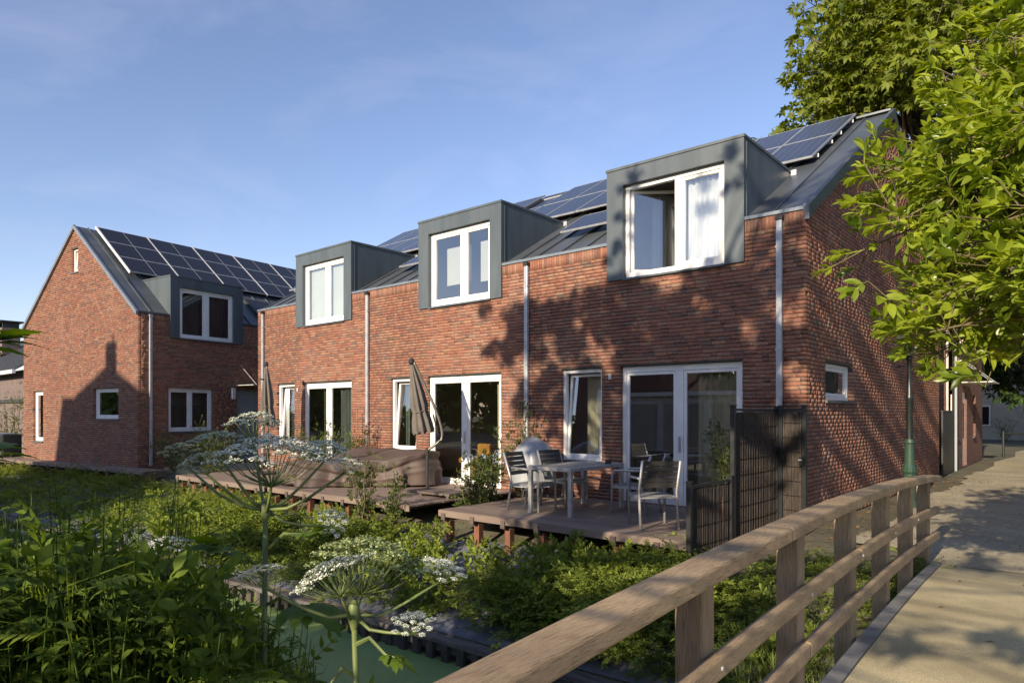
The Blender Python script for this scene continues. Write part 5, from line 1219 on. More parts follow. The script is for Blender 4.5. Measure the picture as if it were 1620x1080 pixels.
def crown_tree(name, label, base, H, clumps, leaf_t, mt, per, cat='tree', group=None, trunk_r=.25, spread=.55, lsize=1.0, bright=.5, droop=-.2, fork=.45):
    """clumps: [(centre, radius)]; every clump hangs on a limb from the trunk"""
    t_ = thing(name, label, cat, tuple(base), group); base = np.array(base, float); b = MB()
    cs = np.array([c for c, r_ in clumps]); mid = cs.mean(0); top = np.array([base[0] * .4 + mid[0] * .6, base[1] * .4 + mid[1] * .6, base[2] + H * .8])
    tp_ = limb_path(base, top, 0, 6, .05); b.tube(tp_, np.linspace(trunk_r, trunk_r * .3, 7), 10)
    for c, r_ in clumps:
        k = min(5, max(1, int(rng.uniform(fork, .95) * 6))); p0 = tp_[k]
        if c[2] < p0[2] + .2: p0 = tp_[max(1, k - 2)]
        b.tube(limb_path(p0, c, .08, 4), np.linspace(trunk_r * .34, trunk_r * .06, 5), 6)
        for _ in range(4): b.tube(limb_path(c, np.array(c) + rdir(1)[0] * r_ * .8, .05, 2), [trunk_r * .06, trunk_r * .045, .006], 4)
    b.build('trunk', 'bark', t_, smooth=True)
    Ms = []; rn_ = []
    for c, r_ in clumps:
        n = int(per * r_ * r_); d = rdir(n); rad = r_ * rng.uniform(.25, 1.0, n) ** .55
        P = np.array(c) + d * rad[:, None] * np.array([1, 1, .72]); hue = rng.normal(bright, .1)
        for i in range(n):
            dd = d[i] * .8 + np.array([0, 0, droop]) + rng.normal(0, .4, 3); Ms.append(basis(dd, rng.normal(0, .7), lsize * rng.uniform(.75, 1.25), P[i])); rn_.append(hue + rng.normal(0, .15))
    scatter('crown', leaf_t, Ms, rng.integers(0, len(leaf_t), len(Ms)), rn_, mt, t_); return t_
# ------------------------------------------------------------------ trees
PAL = [palmate(6, .24), palmate(5, .26), palmate(7, .22)]
def blob(c, rx, rz, n, rr):
    out = []
    d = rdir(n); rad = rng.uniform(.45, 1.0, n) ** .5
    for i in range(n): out.append((np.array(c) + d[i] * rad[i] * np.array([rx, rx, rz]), rng.uniform(*rr)))
    return out
crown_tree('chestnut_tree', 'tall chestnut tree with sunlit crown rising behind the terrace roof', (-2.4, 24.2, 0), 17, blob((-.9, 24, 13.0), 7.8, 7.6, 160, (1.2, 1.9)) + [(at(px, py, Z), r_) for px, py, Z, r_ in ((1290, 10, 29, 1.1), (1285, 60, 28.5, 1.2), (1310, 110, 28, 1.2), (1300, 165, 28, 1.0), (1340, 30, 28, 1.4), (1345, 90, 27.5, 1.4), (1350, 150, 28, 1.3), (1390, 10, 28, 1.5), (1400, 80, 27.5, 1.5), (1395, 140, 27.5, 1.4), (1440, 40, 27, 1.6), (1450, 120, 27, 1.6), (1330, -30, 29, 1.5), (1420, -40, 28, 1.6), (1500, 60, 27, 1.6))], PAL, 'leaf_chestnut', 44, lsize=1.35, bright=.55, trunk_r=.36)
crown_tree('chestnut_tree', 'second tall chestnut filling the top right corner of the view', (6.0, 23, 0), 16, blob((5.2, 22, 11.5), 6.2, 7.5, 90, (1.2, 1.9)), PAL, 'leaf_chestnut', 40, lsize=1.35, bright=.5, trunk_r=.3)
crown_tree('chestnut_tree', 'dark leafy tree overhanging the right side of the path', (9.0, 14.5, 0), 10, blob((7.6, 14.5, 6.6), 4.6, 3.8, 40, (1.1, 1.7)), PAL, 'leaf_shade', 70, lsize=1.2, bright=.45, trunk_r=.3)
crown_tree('roadside_tree', 'tree with dark crown over the far end of the path', (2.0, 31, 0), 8, blob((1.3, 30.5, 5.6), 4.0, 3.0, 34, (1.1, 1.6)), PAL, 'leaf_shade', 45, lsize=1.35, bright=.5, trunk_r=.25)
crown_tree('roadside_tree', 'tree with loose pale crown right of the far cottage', (11.5, 36, 0), 11, blob((11.5, 36, 7.0), 5.0, 4.0, 20, (1.3, 1.9)), PAL, 'leaf_chestnut', 40, lsize=1.4, bright=.5, trunk_r=.25)
for i, (x, y, h) in enumerate(((-9, 60, 12), (-3, 66, 13), (4, 63, 12), (11, 66, 13))):
    crown_tree('background_tree', ['first', 'second', 'third', 'fourth'][i] + ' from the left of the dark trees closing the view beyond the path', (x, y, 0), h, blob((x, y, h * .5), 4.6, h * .46, 16, (1.8, 2.6)), PAL, 'leaf_shade', 14, lsize=2.6, trunk_r=.3, group='trees closing the view beyond the path')
t_ = thing('path_hedge', 'clipped hedge along the right side of the path, out of the picture', 'hedge', (7.6, 18, 0)); Ms = []; rn_ = []
for i in range(2600):
    p = (7.6 + rng.normal(0, .35), rng.uniform(-1, 40), rng.uniform(0, 2.4)); Ms.append(basis(rng.normal(0, 1, 3), rng.uniform(-3, 3), rng.uniform(1.2, 2.0), p)); rn_.append(rng.normal(.5, .2))
HL = [palmate(5, .2)]; scatter('foliage', HL, Ms, np.zeros(len(Ms), int), rn_, 'leaf_bush', t_)
b = MB()
for k in range(20): b.tube([(7.6, -.5 + 2 * k, -.05), (7.6, -.5 + 2 * k, 1.8)], [.05, .02], 6)
b.build('stems', 'bark', t_)
# laurel: shoots on arching limbs from a trunk right of the bridge
t_ = thing('cherry_laurel', 'cherry laurel with glossy bright leaves hanging over the path from the right', 'tree', (5.9, -4.4, 0))
b = MB(); tk = [np.array(p) for p in ((5.9, -4.4, -.1), (5.85, -4.4, 1.0), (5.7, -4.3, 2.2), (5.5, -4.1, 3.3), (5.4, -3.9, 4.4))]; b.tube(tk, [.13, .11, .09, .07, .04], 10)
tips = [(1530, 70, 5.0), (1500, 140, 5.0), (1570, 15, 4.9), (1610, 90, 4.8), (1630, -20, 4.6), (1520, 200, 4.8), (1590, 60, 4.6), (1560, 130, 4.7), (1620, 130, 4.3), (1640, 200, 4.2), (1550, 230, 4.4), (1600, 200, 4.5), (1520, 330, 4.4), (1500, 380, 4.3), (1570, 310, 4.6), (1480, 480, 4.4), (1530, 470, 4.5), (1600, 420, 4.3), (1388, 276, 4.7), (1364, 396, 4.5), (1394, 330, 4.8), (1440, 532, 4.1), (1482, 560, 4.3), (1442, 430, 4.5), (1492, 300, 4.3), (1518, 226, 4.6), (1504, 400, 4.0), (1515, 505, 4.2), (1535, 150, 4.6), (1555, 360, 3.8), (1570, 455, 3.7), (1585, 250, 3.8), (1605, 100, 4.3), (1615, 330, 3.5), (1630, 410, 3.4), (1635, 180, 3.7), (1525, 420, 4.6), (1505, 330, 4.8), (1595, 530, 4.3), (1655, 20, 3.8), (1675, 480, 3.9), (1715, 250, 3.6), (1705, 380, 4.2), (1575, 200, 4.8), (1482, 470, 4.7), (1535, 540, 4.8), (1470, 265, 4.4), (1420, 350, 4.3), (1430, 500, 4.1), (1500, 280, 4.2), (1540, 300, 4.4), (1580, 380, 4.0), (1470, 545, 4.5), (1610, 250, 4.2), (1600, 470, 4.0)]
SH = [shoot(9, .105, .041), shoot(10, .115, .043, .15, .95), shoot(11, .095, .04, .17, .75), shoot(8, .08, .033, .12, .9), shoot(9, .12, .05, .14, 1.0), shoot(7, .065, .03, .12, .8)]
Ms = []; rn_ = []
for (px, py, Z) in tips:
    tip = at(px, py, Z); st = tk[int(rng.integers(1, 5))] if tip[2] < 3.2 else tk[int(rng.integers(2, 5))]
    pth = limb_path(st, tip, .10, 8, .05); b.tube(pth, np.linspace(.028, .005, 9), 6)
    for k in range(52):
        f_ = 1 - .66 * rng.uniform(0, 1) ** 1.4; i = min(int(f_ * 8), 7); p = pth[i] + (pth[i + 1] - pth[i]) * (f_ * 8 - i)
        out = (tip - st) / np.linalg.norm(tip - st); d = out * .8 + rng.normal(0, .55, 3) + np.array([0, 0, .1]); off = rng.normal(0, .14, 3) * (1.3 - .5 * f_); q = p + off
        Ms.append(basis(d, rng.uniform(-1, 1), rng.uniform(.8, 1.15), q)); rn_.append(rng.normal(.5, .2))
        b.tube([p, q, q + d / np.linalg.norm(d) * .03], [.005, .004, .003], 4, False)
    Ms.append(basis(out, 0, 1.05, tip)); rn_.append(.75)
b.build('trunk', 'twig', t_, smooth=True)
scatter('crown', SH, Ms, rng.integers(0, 6, len(Ms)), rn_, 'leaf_laurel', t_, smooth=True)
# trees on the near bank behind the viewer: they dapple the terrace with shade
SHL = [join_t([(leaf(.16, .10, 2, .2, .1)[0], leaf(.16, .10, 2, .2, .1)[1], basis((math.sin(a), math.cos(a), rng.normal(0, .4))), 0) for a in rng.uniform(0, 6.3, 4)]) for _ in range(3)]
cl = []
def up_sun(x, y, z, s_): return np.array([x, y, z]) - TRAV * s_ + np.array([0, 0, s_ * math.tan(ELEV)])
S0 = 12.6
for i in range(150): cl.append((up_sun(rng.uniform(-5.5, -.05), 0, 3.75 - 3.1 * rng.beta(1.0, 1.35), S0 + rng.normal(0, .5)), rng.uniform(.15, .38)))
for i in range(9): cl.append((up_sun(rng.uniform(-6.4, -5.2), 0, rng.uniform(2.3, 3.8), S0 + rng.normal(0, .5)), rng.uniform(.14, .26)))
for i in range(56): cl.append((up_sun(rng.uniform(-3.2, .0), 0, rng.uniform(.5, 4.0), S0 + rng.normal(0, .5)), rng.uniform(.12, .30)))
for i in range(26): cl.append((up_sun(rng.uniform(-3.6, .2), 0, rng.uniform(3.7, 5.7), S0 + rng.normal(0, .5)), rng.uniform(.10, .22)))
for i in range(44):
    yy = rng.uniform(.3, 9.5); cl.append((up_sun(0, yy, rng.uniform(.2, 6.3), S0 + yy + rng.normal(0, .4)), rng.uniform(.12, .30)))
for i in range(14): cl.append((up_sun(rng.uniform(-5, -.6), -1.4, DZ, S0 - 1.4 + rng.normal(0, .4)), rng.uniform(.14, .28)))
for i in range(26): cl.append((up_sun(rng.uniform(-9, 1), rng.uniform(-5.6, -3.0), -.4, S0 - 3.8 + rng.normal(0, .4)), rng.uniform(.2, .36)))
for i in range(26):
    yy = rng.uniform(-6.5, -.6); cl.append((up_sun(rng.uniform(1.9, 5.2), yy, .1, S0 + yy + rng.normal(0, .3)), rng.uniform(.10, .24)))
for i in range(7):
    q = at(rng.uniform(-60, 420), rng.uniform(880, 1060), rng.uniform(2.8, 4.5)); cl.append((up_sun(q[0], q[1], q[2], S0 - 8.4 + rng.normal(0, .3)), rng.uniform(.15, .3)))
for (px, py, Z) in ((400, 690, 3), (430, 720, 3), (330, 725, 3)):
    p = at(px, py, Z); cl.append((up_sun(p[0], p[1], p[2], S0 - 8.2 + rng.normal(0, .3)), rng.uniform(.22, .34)))
crown_tree('alder_tree', 'slender alder on the near bank just behind the viewer, out of the picture', (-1.6, -13.4, -.1), 9, cl, SHL, 'leaf_shade', 620, trunk_r=.10, lsize=.72)
cl = [(np.array([rng.uniform(-13, -3.2), -23 + rng.normal(0, 1.0), rng.uniform(3.0, 6.6)]), rng.uniform(.5, .9)) for _ in range(6)]
crown_tree('alder_tree', 'low spreading alder on the near bank behind the viewer, out of the picture', (-8, -23, 0), 8, cl, SHL, 'leaf_shade', 130, trunk_r=.22, lsize=1.2)
pl = np.array([(-95, 4), (-82, -14), (-66, -27), (-44, -35), (-10, -36), (30, -36)], float); Ms = []; rn_ = []
for i in range(5200):
    k = int(rng.integers(0, 5)); p = pl[k] + (pl[k + 1] - pl[k]) * rng.random() + rng.normal(0, 1.6, 2); z = rng.uniform(0, 1) ** .9 * (6.8 + 1.8 * float(vnoise(p[0], p[1], .3, 4)))
    Ms.append(basis(rng.normal(0, 1, 3), rng.uniform(-3, 3), rng.uniform(5, 8.5), (p[0], p[1], z))); rn_.append(rng.normal(.55, .2))
o = scatter('wood_edge', SHL, Ms, rng.integers(0, 3, len(Ms)), rn_, 'leaf_bush', None, 'stuff'); o['label'] = 'leafy wood edge across the field behind the viewer'

# ------------------------------------------------------------------ bank planting: low arching shrubs, far too many to count
SPR = [spray(.36, 22, .03, .42), spray(.46, 26, .032, .5), spray(.30, 20, .026, .3), spray(.42, 24, .036, .58)]
def bank_zone(n, xr, vr, dens_seed, mound=.12, sc=(.7, 1.25), thr=-.1, tm=SPR, mt='leaf_cover', bright=.45, name='ground_cover'):
    Ms = []; rn_ = []; tries = 0
    while len(Ms) < n and tries < n * 30:
        tries += 1; x = rng.uniform(*xr); v = rng.uniform(*vr); y = v - 4.56 + .047 * x; d = float(vnoise(x, y, 1.6, dens_seed))
        if d < thr + rng.normal(0, .25): continue
        z = float(ground_z(x, y)) + .03 + max(0, min(1, d)) * rng.uniform(0, mound)
        a = rng.uniform(0, 6.283); M = upright((x, y, z), rng.uniform(*sc), a, .3); Ms.append(M); rn_.append(bright + .22 * float(vnoise(x, y, .9, dens_seed + 9)) + rng.normal(0, .14))
    return scatter(name, tm, Ms, rng.integers(0, len(tm), len(Ms)), rn_, mt, None, 'stuff')
o = bank_zone(4800, (-9.5, .2), (.18, 1.88), 21, .40, (.75, 1.5), -.05, bright=.52); o['label'] = 'arching small leaved shrubs covering the bank below the decks'
o = bank_zone(4200, (-27, -9.0), (.25, 2.5), 33, .28, (.8, 1.4), -.45, bright=.55); o['label'] = 'low green shrubs covering the bank below the gable house'
o = bank_zone(900, (.1, 1.75), (.2, 3.0), 41, .16, (.6, 1.1), -.2, bright=.38); o['label'] = 'low shrubs on the bank under the bridge railing'
BW = [shoot(8, .085, .045, .16, 1.0, 3), shoot(7, .07, .04, .12, 1.0, 3)]
def broad(n, xr, vr, seed, mt='leaf_cover', lo=.05, hi=.4, bright=.6):
    Ms = []; rn_ = []
    while len(Ms) < n:
        x = rng.uniform(*xr); v = rng.uniform(*vr); y = v - 4.56 + .047 * x
        if float(vnoise(x, y, 2.3, seed)) < .35: continue
        z = float(ground_z(x, y)) + rng.uniform(lo, hi); Ms.append(basis((rng.normal(0, .6), rng.normal(-.2, .6), .8), rng.uniform(-3, 3), rng.uniform(.7, 1.3), (x, y, z))); rn_.append(rng.normal(bright, .15))
    o = scatter('bank_weeds', BW, Ms, rng.integers(0, 2, n), rn_, mt, None, 'stuff'); o['label'] = 'broad leaved weeds pushing up through the bank planting'; return o
broad(1400, (-13, .3), (.25, 1.72), 55, hi=.46, bright=.72)
broad(60, (.6, 1.6), (.3, 2.4), 57, hi=.3)
# grass tufts by the rail
Ms = []; rn_ = []; V, F = leaf(.5, .009, 4, .35, .1); GT = [(V, F, np.zeros(len(V)))]
for i in range(420):
    x = .95 + rng.normal(0, .28); y = -3.9 + rng.normal(0, .3); z = float(ground_z(x, y)); Ms.append(basis((rng.normal(0, .35), rng.normal(0, .35), 1), rng.uniform(-3, 3), rng.uniform(.6, 1.2), (x, y, z))); rn_.append(rng.normal(.5, .2))
scatter('grass_tuft', GT, Ms, np.zeros(len(Ms), int), rn_, 'grass_blade', None, 'stuff')
# fallen leaves on path, bridge and by the wall
V, F = leaf(.05, .03, 2, .1, .3); LT = [(V, F, np.zeros(len(V)))]; Ms = []; rn_ = []
for i in range(900):
    if i < 620: x, y = abs(rng.normal(0, .45)) + .05, rng.uniform(-1.1, 11); z = .012 if x < .7 else .03
    elif i < 860: x, y = rng.uniform(1.0, 5.5), rng.uniform(-1.2, 14); z = .03
    else: y = rng.uniform(-9, -1.5); x = rail_x(y) + rng.uniform(.25, 3.0); z = deck_z(y) + .006
    if z == .012: z = float(ground_z(x, y)) + .012
    a = rng.uniform(0, 6.28); Ms.append(basis((math.cos(a), math.sin(a), .05), rng.normal(0, .3), rng.uniform(.6, 1.3), (x, y, z))); rn_.append(rng.uniform(0, 1))
o = scatter('leaf_litter', LT, Ms, np.zeros(len(Ms), int), rn_, 'leaf_dead', None, 'stuff')

# ------------------------------------------------------------------ shrubs round the decks
def shrub(name, label, base, H, Wd, n, mt='leaf_bush', tm=None, bright=.5, group='shrubs round the decks', flowers=0, stems=7, lean=(0, 0)):
    t_ = thing(name, label, 'shrub', tuple(base), group); base = np.array(base, float); b = MB(); Ms = []; rn_ = []; tm = tm or BSH
    per = n // stems; tipsl = []
    for k in range(stems):
        a = rng.uniform(0, 6.28); tip = base + np.array([math.cos(a) * Wd * rng.uniform(.2, 1) + lean[0], math.sin(a) * Wd * rng.uniform(.2, 1) + lean[1], H * rng.uniform(.65, 1.0)])
        pth = limb_path(base + np.array([math.cos(a) * .04, math.sin(a) * .04, 0]), tip, .03, 5, .05); b.tube(pth, np.linspace(.012, .004, 6), 5); tipsl.append(tip)
        for j in range(per):
            f_ = rng.uniform(.12, 1.0); i = min(int(f_ * 5), 4); p = pth[i] + (pth[i + 1] - pth[i]) * (f_ * 5 - i); d = rng.normal(0, 1, 3) + np.array([0, 0, .5]); d /= np.linalg.norm(d)
            q = p + d * rng.uniform(0, .16) * (Wd / .4); Ms.append(basis(d, rng.uniform(-3, 3), rng.uniform(.7, 1.2), q)); rn_.append(rng.normal(bright, .17))
    b.build('stems', 'twig', t_); scatter('foliage', tm, Ms, rng.integers(0, len(tm), len(Ms)), rn_, mt, t_)
    for k in range(flowers):
        p = tipsl[k % len(tipsl)] + rng.normal(0, .06, 3); b = MB()
        for j in range(40):
            d = rdir(1)[0]; q = p + d * .055; u_ = np.cross(d, (.3, .5, .8)); u_ /= np.linalg.norm(u_); w_ = np.cross(d, u_); s_ = .013; b.quad(q - u_ * s_, q + w_ * s_, q + u_ * s_, q - w_ * s_)
        b.build('flower_head', 'flower_blue', t_)
    return t_
BSH = [shoot(7, .06, .03, .10, 1.0, 2), shoot(6, .07, .034, .08, 1.1, 2)]
FSH = [spray(.26, 18, .024, .25), spray(.3, 20, .022, .35)]
shrub('hydrangea', 'leafy shrub with pale blue flower heads between the two nearer decks', (-5.15, -1.15, 0), 1.05, .42, 260, flowers=7, bright=.4)
shrub('shrub', 'tall twiggy shrub with reddish shoots against the wall by the downpipe', (-5.0, -.45, 0), 1.85, .45, 170, bright=.35, stems=9)
shrub('shrub', 'dense dark shrub at the left end of the table deck', (-4.95, -1.75, -.1), .95, .36, 240, bright=.35, stems=9)
shrub('shrub', 'slim young shrub standing before the corner of the tarpaulin deck', (-5.62, -2.92, -.4), 1.3, .30, 120, bright=.5, stems=6)
shrub('shrub', 'bushy shrub growing up in front of the curved parasol arm', (-6.35, -2.95, -.4), 1.45, .42, 190, bright=.45, stems=9)
shrub('climber', 'green climber with an orange cane at the wall between the two farther houses', (-10.35, -.3, 0), 1.35, .55, 220, bright=.62, stems=9)
shrub('climber', 'dark red leaved climber on the downpipe of the middle house', (-9.75, -.3, 0), 1.45, .22, 70, mt='leaf_dead', bright=.1, stems=5)
shrub('shrub', 'light green shrub in front of the farthest sliding door', (-11.5, -.55, DZ), 1.15, .75, 330, bright=.62, stems=12)
shrub('shrub', 'yellow green feathery shrub under the left house window', (-16.3, -.9, 0), 1.25, .55, 260, bright=.7, tm=FSH, stems=12)
shrub('shrub', 'rose bush with pale leaves beside the left downpipe', (-16.9, -1.6, 0), .95, .6, 240, bright=.6, stems=10)
shrub('shrub', 'bright shrub at the head of the alley behind the big flower umbels', (-14.8, -1.4, 0), 1.15, .55, 300, bright=.7, stems=11)
shrub('shrub', 'sunlit yellow green shrub beyond the left house corner', (-29.6, -2.5, 0), 2.6, .8, 340, bright=.8, stems=12)
shrub('shrub', 'round yellow shrub in front of the far cottage', (-1.0, 40, 0), 1.4, .9, 200, bright=.9, stems=12)
t_ = thing('bamboo_cane', 'orange garden cane in the climber', 'cane', (-10.28, -.2, 0)); b = MB(); b.tube([(-10.28, -.2, 0), (-10.26, -.18, 1.75)], .012, 6); b.build('cane', 'terracotta', t_)
pt_ = thing('potted_plant', 'leafy potted plant in front of the sliding door beside the reed screen', 'potted plant', (-.80, -.75, DZ))
b = MB(); b.lathe([(.11, .002), (.15, .28), (.16, .30), (.13, .29)], (-.80, -.75, DZ), 18); b.build('pot', 'terracotta', pt_)
Ms = []; rn_ = []; b = MB()
for k in range(9):
    a = rng.uniform(0, 6.28); tip = np.array([-.80 + .3 * math.cos(a), -.75 + .3 * math.sin(a), DZ + rng.uniform(.65, 1.5)]); pth = limb_path((-.80, -.75, DZ + .27), tip, .04, 4, .05); b.tube(pth, np.linspace(.008, .003, 5), 5)
    for j in range(18):
        f_ = rng.uniform(.25, 1); i = min(int(f_ * 4), 3); p = pth[i] + (pth[i + 1] - pth[i]) * (f_ * 4 - i); d = rng.normal(0, 1, 3) + np.array([0, 0, .3]); Ms.append(basis(d, 0, rng.uniform(.7, 1.1), p + rng.normal(0, .05, 3))); rn_.append(rng.normal(.5, .2))
b.build('stems', 'twig', pt_); scatter('foliage', BSH, Ms, rng.integers(0, 2, len(Ms)), rn_, 'leaf_bush', pt_)

# ------------------------------------------------------------------ foreground: hogweed
def umbel(t_, pos, Rr, axis, mt='flower_white', rays=26, dome=.22, mat_ray='green_stem', seed=1):
    rg = np.random.default_rng(seed); pos = np.array(pos, float); axis = np.array(axis, float); axis /= np.linalg.norm(axis)
    dome *= 1.55; pos = pos - axis * Rr * .12
    a = np.cross(axis, (.2, .9, .1)); a /= np.linalg.norm(a); e = np.cross(axis, a); node = pos - axis * Rr * .5
    b = MB(); fl = []
    for k in range(rays):
        f_ = math.sqrt((k + .5) / rays); an = k * 2.39996; r_ = Rr * f_ * rg.uniform(.86, 1.03); tip = pos + (a * math.cos(an) + e * math.sin(an)) * r_ + axis * Rr * dome * (1 - f_ * f_) - axis * Rr * .05 * rg.random()
        midp = node + (tip - node) * .5 + axis * (-.06 * Rr) + (a * math.cos(an) + e * math.sin(an)) * r_ * .08; b.tube([node, midp, tip], [Rr * .011, Rr * .009, Rr * .006], 4, False)
        ur = Rr * .185 * rg.uniform(.8, 1.15)
        for j in range(64):
            g = math.sqrt((j + .5) / 64); aj = j * 2.39996; q = tip + (a * math.cos(aj) + e * math.sin(aj)) * ur * g * rg.uniform(.8, 1.1) + axis * (ur * .30 * (1 - g * g) + rg.normal(0, .09) * ur + ur * .1)
            nn = axis + rg.normal(0, .45, 3); u_ = np.cross(nn, (.3, .5, .8)); u_ /= np.linalg.norm(u_); w_ = np.cross(nn, u_); w_ /= np.linalg.norm(w_); s_ = Rr * .0225 * rg.uniform(.7, 1.35); fl.append((q - u_ * s_, q - w_ * s_, q + u_ * s_, q + w_ * s_))
            if j % 4 == 0: b.tube([tip, q], [Rr * .004, Rr * .003], 3, False)
    V = np.array(fl).reshape(-1, 3); F = np.arange(len(V)).reshape(-1, 4); U = npmesh('umbel', V, F, mt, t_); b.build('rays', mat_ray, U); return node
def hog_leaf(t_, p0, p1, size, seed=0, mt='leaf_hog'):
    """lobed leaf: jagged leaflets on a stalk from p0 to p1, blade beyond p1"""
    rg = np.random.default_rng(seed); p0 = np.array(p0, float); p1 = np.array(p1, float); d = p1 - p0; d /= np.linalg.norm(d); parts = []
    side = np.cross(d, (0, 0, 1)); side /= np.linalg.norm(side); br_ = .55
    for k, (off, ang, s_) in enumerate(((.0, 1.05, .62), (.0, -1.05, .62), (.32, .75, .72), (.32, -.75, .72), (.5, 0, .95))):
        dd = d * math.cos(ang) + side * math.sin(ang) + np.array([0, 0, rg.normal(-.05, .08)]); 
        for (aa, ss) in ((0, 1), (.55, .62), (-.55, .62)):
            c, sn = math.cos(aa), math.sin(aa); sd_ = np.cross(dd, (0, 0, 1)); sd_ /= np.linalg.norm(sd_) + 1e-9; d3 = dd * c + sd_ * sn
            V, F = leaf(size * s_ * ss * .8, size * s_ * ss * .34, 9, .28, .12, .2, .4); M = basis(d3, rg.normal(0, .12)); M[:3, 3] = p1 + d * size * off * br_; parts.append((V, F, M, rg.normal(.5, .1)))
    V, F, A = join_t(parts); lf = npmesh('leaf', V, F, mt, t_, np.clip(A, 0, 1)); b = MB(); b.tube([p0, (p0 + p1) / 2 + np.array([0, 0, .04]), p1, p1 + d * size * .5 * br_], [.008, .007, .005, .003], 5); b.build('leaf_stalk', 'green_stem', lf); return lf
def hogweed(label, base, node, umbels, leaves, r0=.018):
    t_ = thing('hogweed', label, 'hogweed', tuple(base), 'flowering hogweed plants'); base = np.array(base, float); node = np.array(node, float)
    b = MB(); mid = (base + node) / 2 + np.array([.02, .01, 0]); b.tube([base, mid, node], [r0 * 1.2, r0, r0 * .85], 10)
    b.lathe([(.01, -.05), (r0 * 1.9, -.01), (r0 * 1.6, .03), (.006, .05)], node, 10)
    for (px, py, Z, Rr, ax, mt, rays, dome, sd_) in umbels:
        p = at(px, py, Z); nd = umbel(t_, p, Rr, ax, mt, rays, dome, seed=sd_); m_ = node + (nd - node) * .55 + np.array([0, 0, -.10 * abs(np.linalg.norm((nd - node)[:2]))]); m0 = node + (m_ - node) * .5 + np.array([0, 0, -.02]); b.tube([node, m0, m_, nd], [r0 * .62, r0 * .55, r0 * .48, r0 * .4], 7)
    b.build('stem', 'green_stem', t_, smooth=True)
    for i, (p0, p1, s_) in enumerate(leaves): hog_leaf(t_, p0, p1, s_, i + 3)
    return t_
W_, G_ = 'flower_white', 'flower_green'
ZA = 3.0
nA = at(420, 806, ZA)
hogweed('tallest hogweed with eight white umbels in front of the deck corner', nA + np.array([-.02, -.05, -2.0]), nA,
        [(402, 668, ZA + .25, .135, (0, 0, 1), W_, 26, .3, 1), (343, 694, ZA - .05, .115, (-.2, 0, 1), W_, 24, .22, 2), (428, 716, ZA - .25, .225, (.05, -.05, 1), W_, 34, .24, 3), (322, 727, ZA - .2, .105, (-.35, -.1, 1), W_, 22, .2, 4),
         (285, 712, ZA + .2, .09, (-.4, .1, 1), W_, 20, .25, 5), (518, 708, ZA + .15, .10, (.3, 0, 1), W_, 22, .25, 6), (546, 733, ZA - .05, .075, (.35, -.1, 1), W_, 18, .2, 7), (527, 824, ZA + .1, .075, (.75, -.2, .6), W_, 18, .3, 8)],
        [(nA + np.array([0, 0, -.18]), at(480, 845, ZA - .1), .24), (nA + np.array([0, 0, -.3]), at(360, 875, ZA - .2), .26), (nA + np.array([0, 0, -.42]), at(470, 960, ZA - .2), .34), (nA + np.array([0, 0, -.6]), at(330, 985, ZA), .34)], .0135)
nB = at(560, 972, 2.25)
hogweed('hogweed with a big greenish umbel and four white ones over the duckweed', nB + np.array([.01, 0, -1.5]), nB,
        [(578, 884, 2.35, .195, (.05, .1, 1), G_, 34, .3, 11), (522, 906, 2.10, .128, (-.45, -.25, 1), W_, 30, .25, 12), (412, 903, 2.25, .085, (-.3, -.05, 1), W_, 22, .2, 13), (702, 898, 2.30, .085, (.35, .1, 1), W_, 24, .2, 14), (655, 984, 2.15, .07, (.3, -.15, 1), W_, 20, .22, 15)],
        [(nB + np.array([0, 0, -.10]), at(610, 1035, 2.2), .13), (nB + np.array([0, 0, -.2]), at(520, 1085, 2.2), .14)], .011)
nC = at(262, 905, 3.4)
hogweed('single hogweed umbel half sunk in the weeds on the left', nC + np.array([0, 0, -1.4]), nC, [(262, 862, 3.4, .125, (0, -.1, 1), W_, 26, .25, 21), (18, 846, 3.7, .09, (0, 0, 1), W_, 20, .25, 22)], [(nC + np.array([0, 0, -.1]), at(320, 960, 3.3), .28)], .013)
# big jagged leaf entering at the left edge, on its own tall plant just outside the picture
nD = at(-150, 560, 1.75)
t_ = thing('hogweed', 'dark jagged hogweed leaf reaching in at the left edge', 'hogweed', tuple(nD + np.array([0, 0, -2.3])), 'flowering hogweed plants')
b = MB(); b.tube([nD + np.array([0, 0, -2.3]), nD + np.array([.02, 0, -1]), nD], [.02, .017, .013], 9); b.build('stem', 'green_stem', t_, smooth=True)
hog_leaf(t_, nD + np.array([0, 0, -.08]), at(-30, 552, 1.7), .21, 31); hog_leaf(t_, nD + np.array([0, 0, -.4]), nD + np.array([-.3, .2, -.3]), .3, 33)
# ------------------------------------------------------------------ weeds on the near bank: one tangled mass, plus the tall ones that stand out
def pinnate(H=1.0, br=6, nl=7, L=.05):
    parts = []; V, F = stick((0, 0, 0), (.02, .03, H), .006, .002); parts.append((V, F, I4, -.1))
    for k in range(br):
        t0 = .3 + .7 * k / br; a = k * 2.4 + rng.normal(0, .3); ln = .26 * (1.2 - .6 * t0); d = np.array([math.cos(a), math.sin(a), .25]); d /= np.linalg.norm(d); p0 = np.array([.02, .03, H]) * t0
        V, F = stick(p0, p0 + d * ln, .0025, .0012); parts.append((V, F, I4, 0))
        sd_ = np.cross(d, (0, 0, 1))
        for j in range(nl):
            f_ = .3 + .7 * j / (nl - 1)
            for s_ in ((-1, 1) if j < nl - 1 else (0,)):
                V, F = leaf(L * rng.uniform(.8, 1.25), L * .38, 3, .2, .15, .1, .4); M = basis(d * .6 + sd_ * s_ * .8 + np.array([0, 0, rng.normal(-.1, .12)]), rng.normal(0, .2)); M[:3, 3] = p0 + d * ln * f_ - np.array([0, 0, .03 * f_]); parts.append((V, F, M, rng.normal(.08, .1)))
    return join_t(parts)
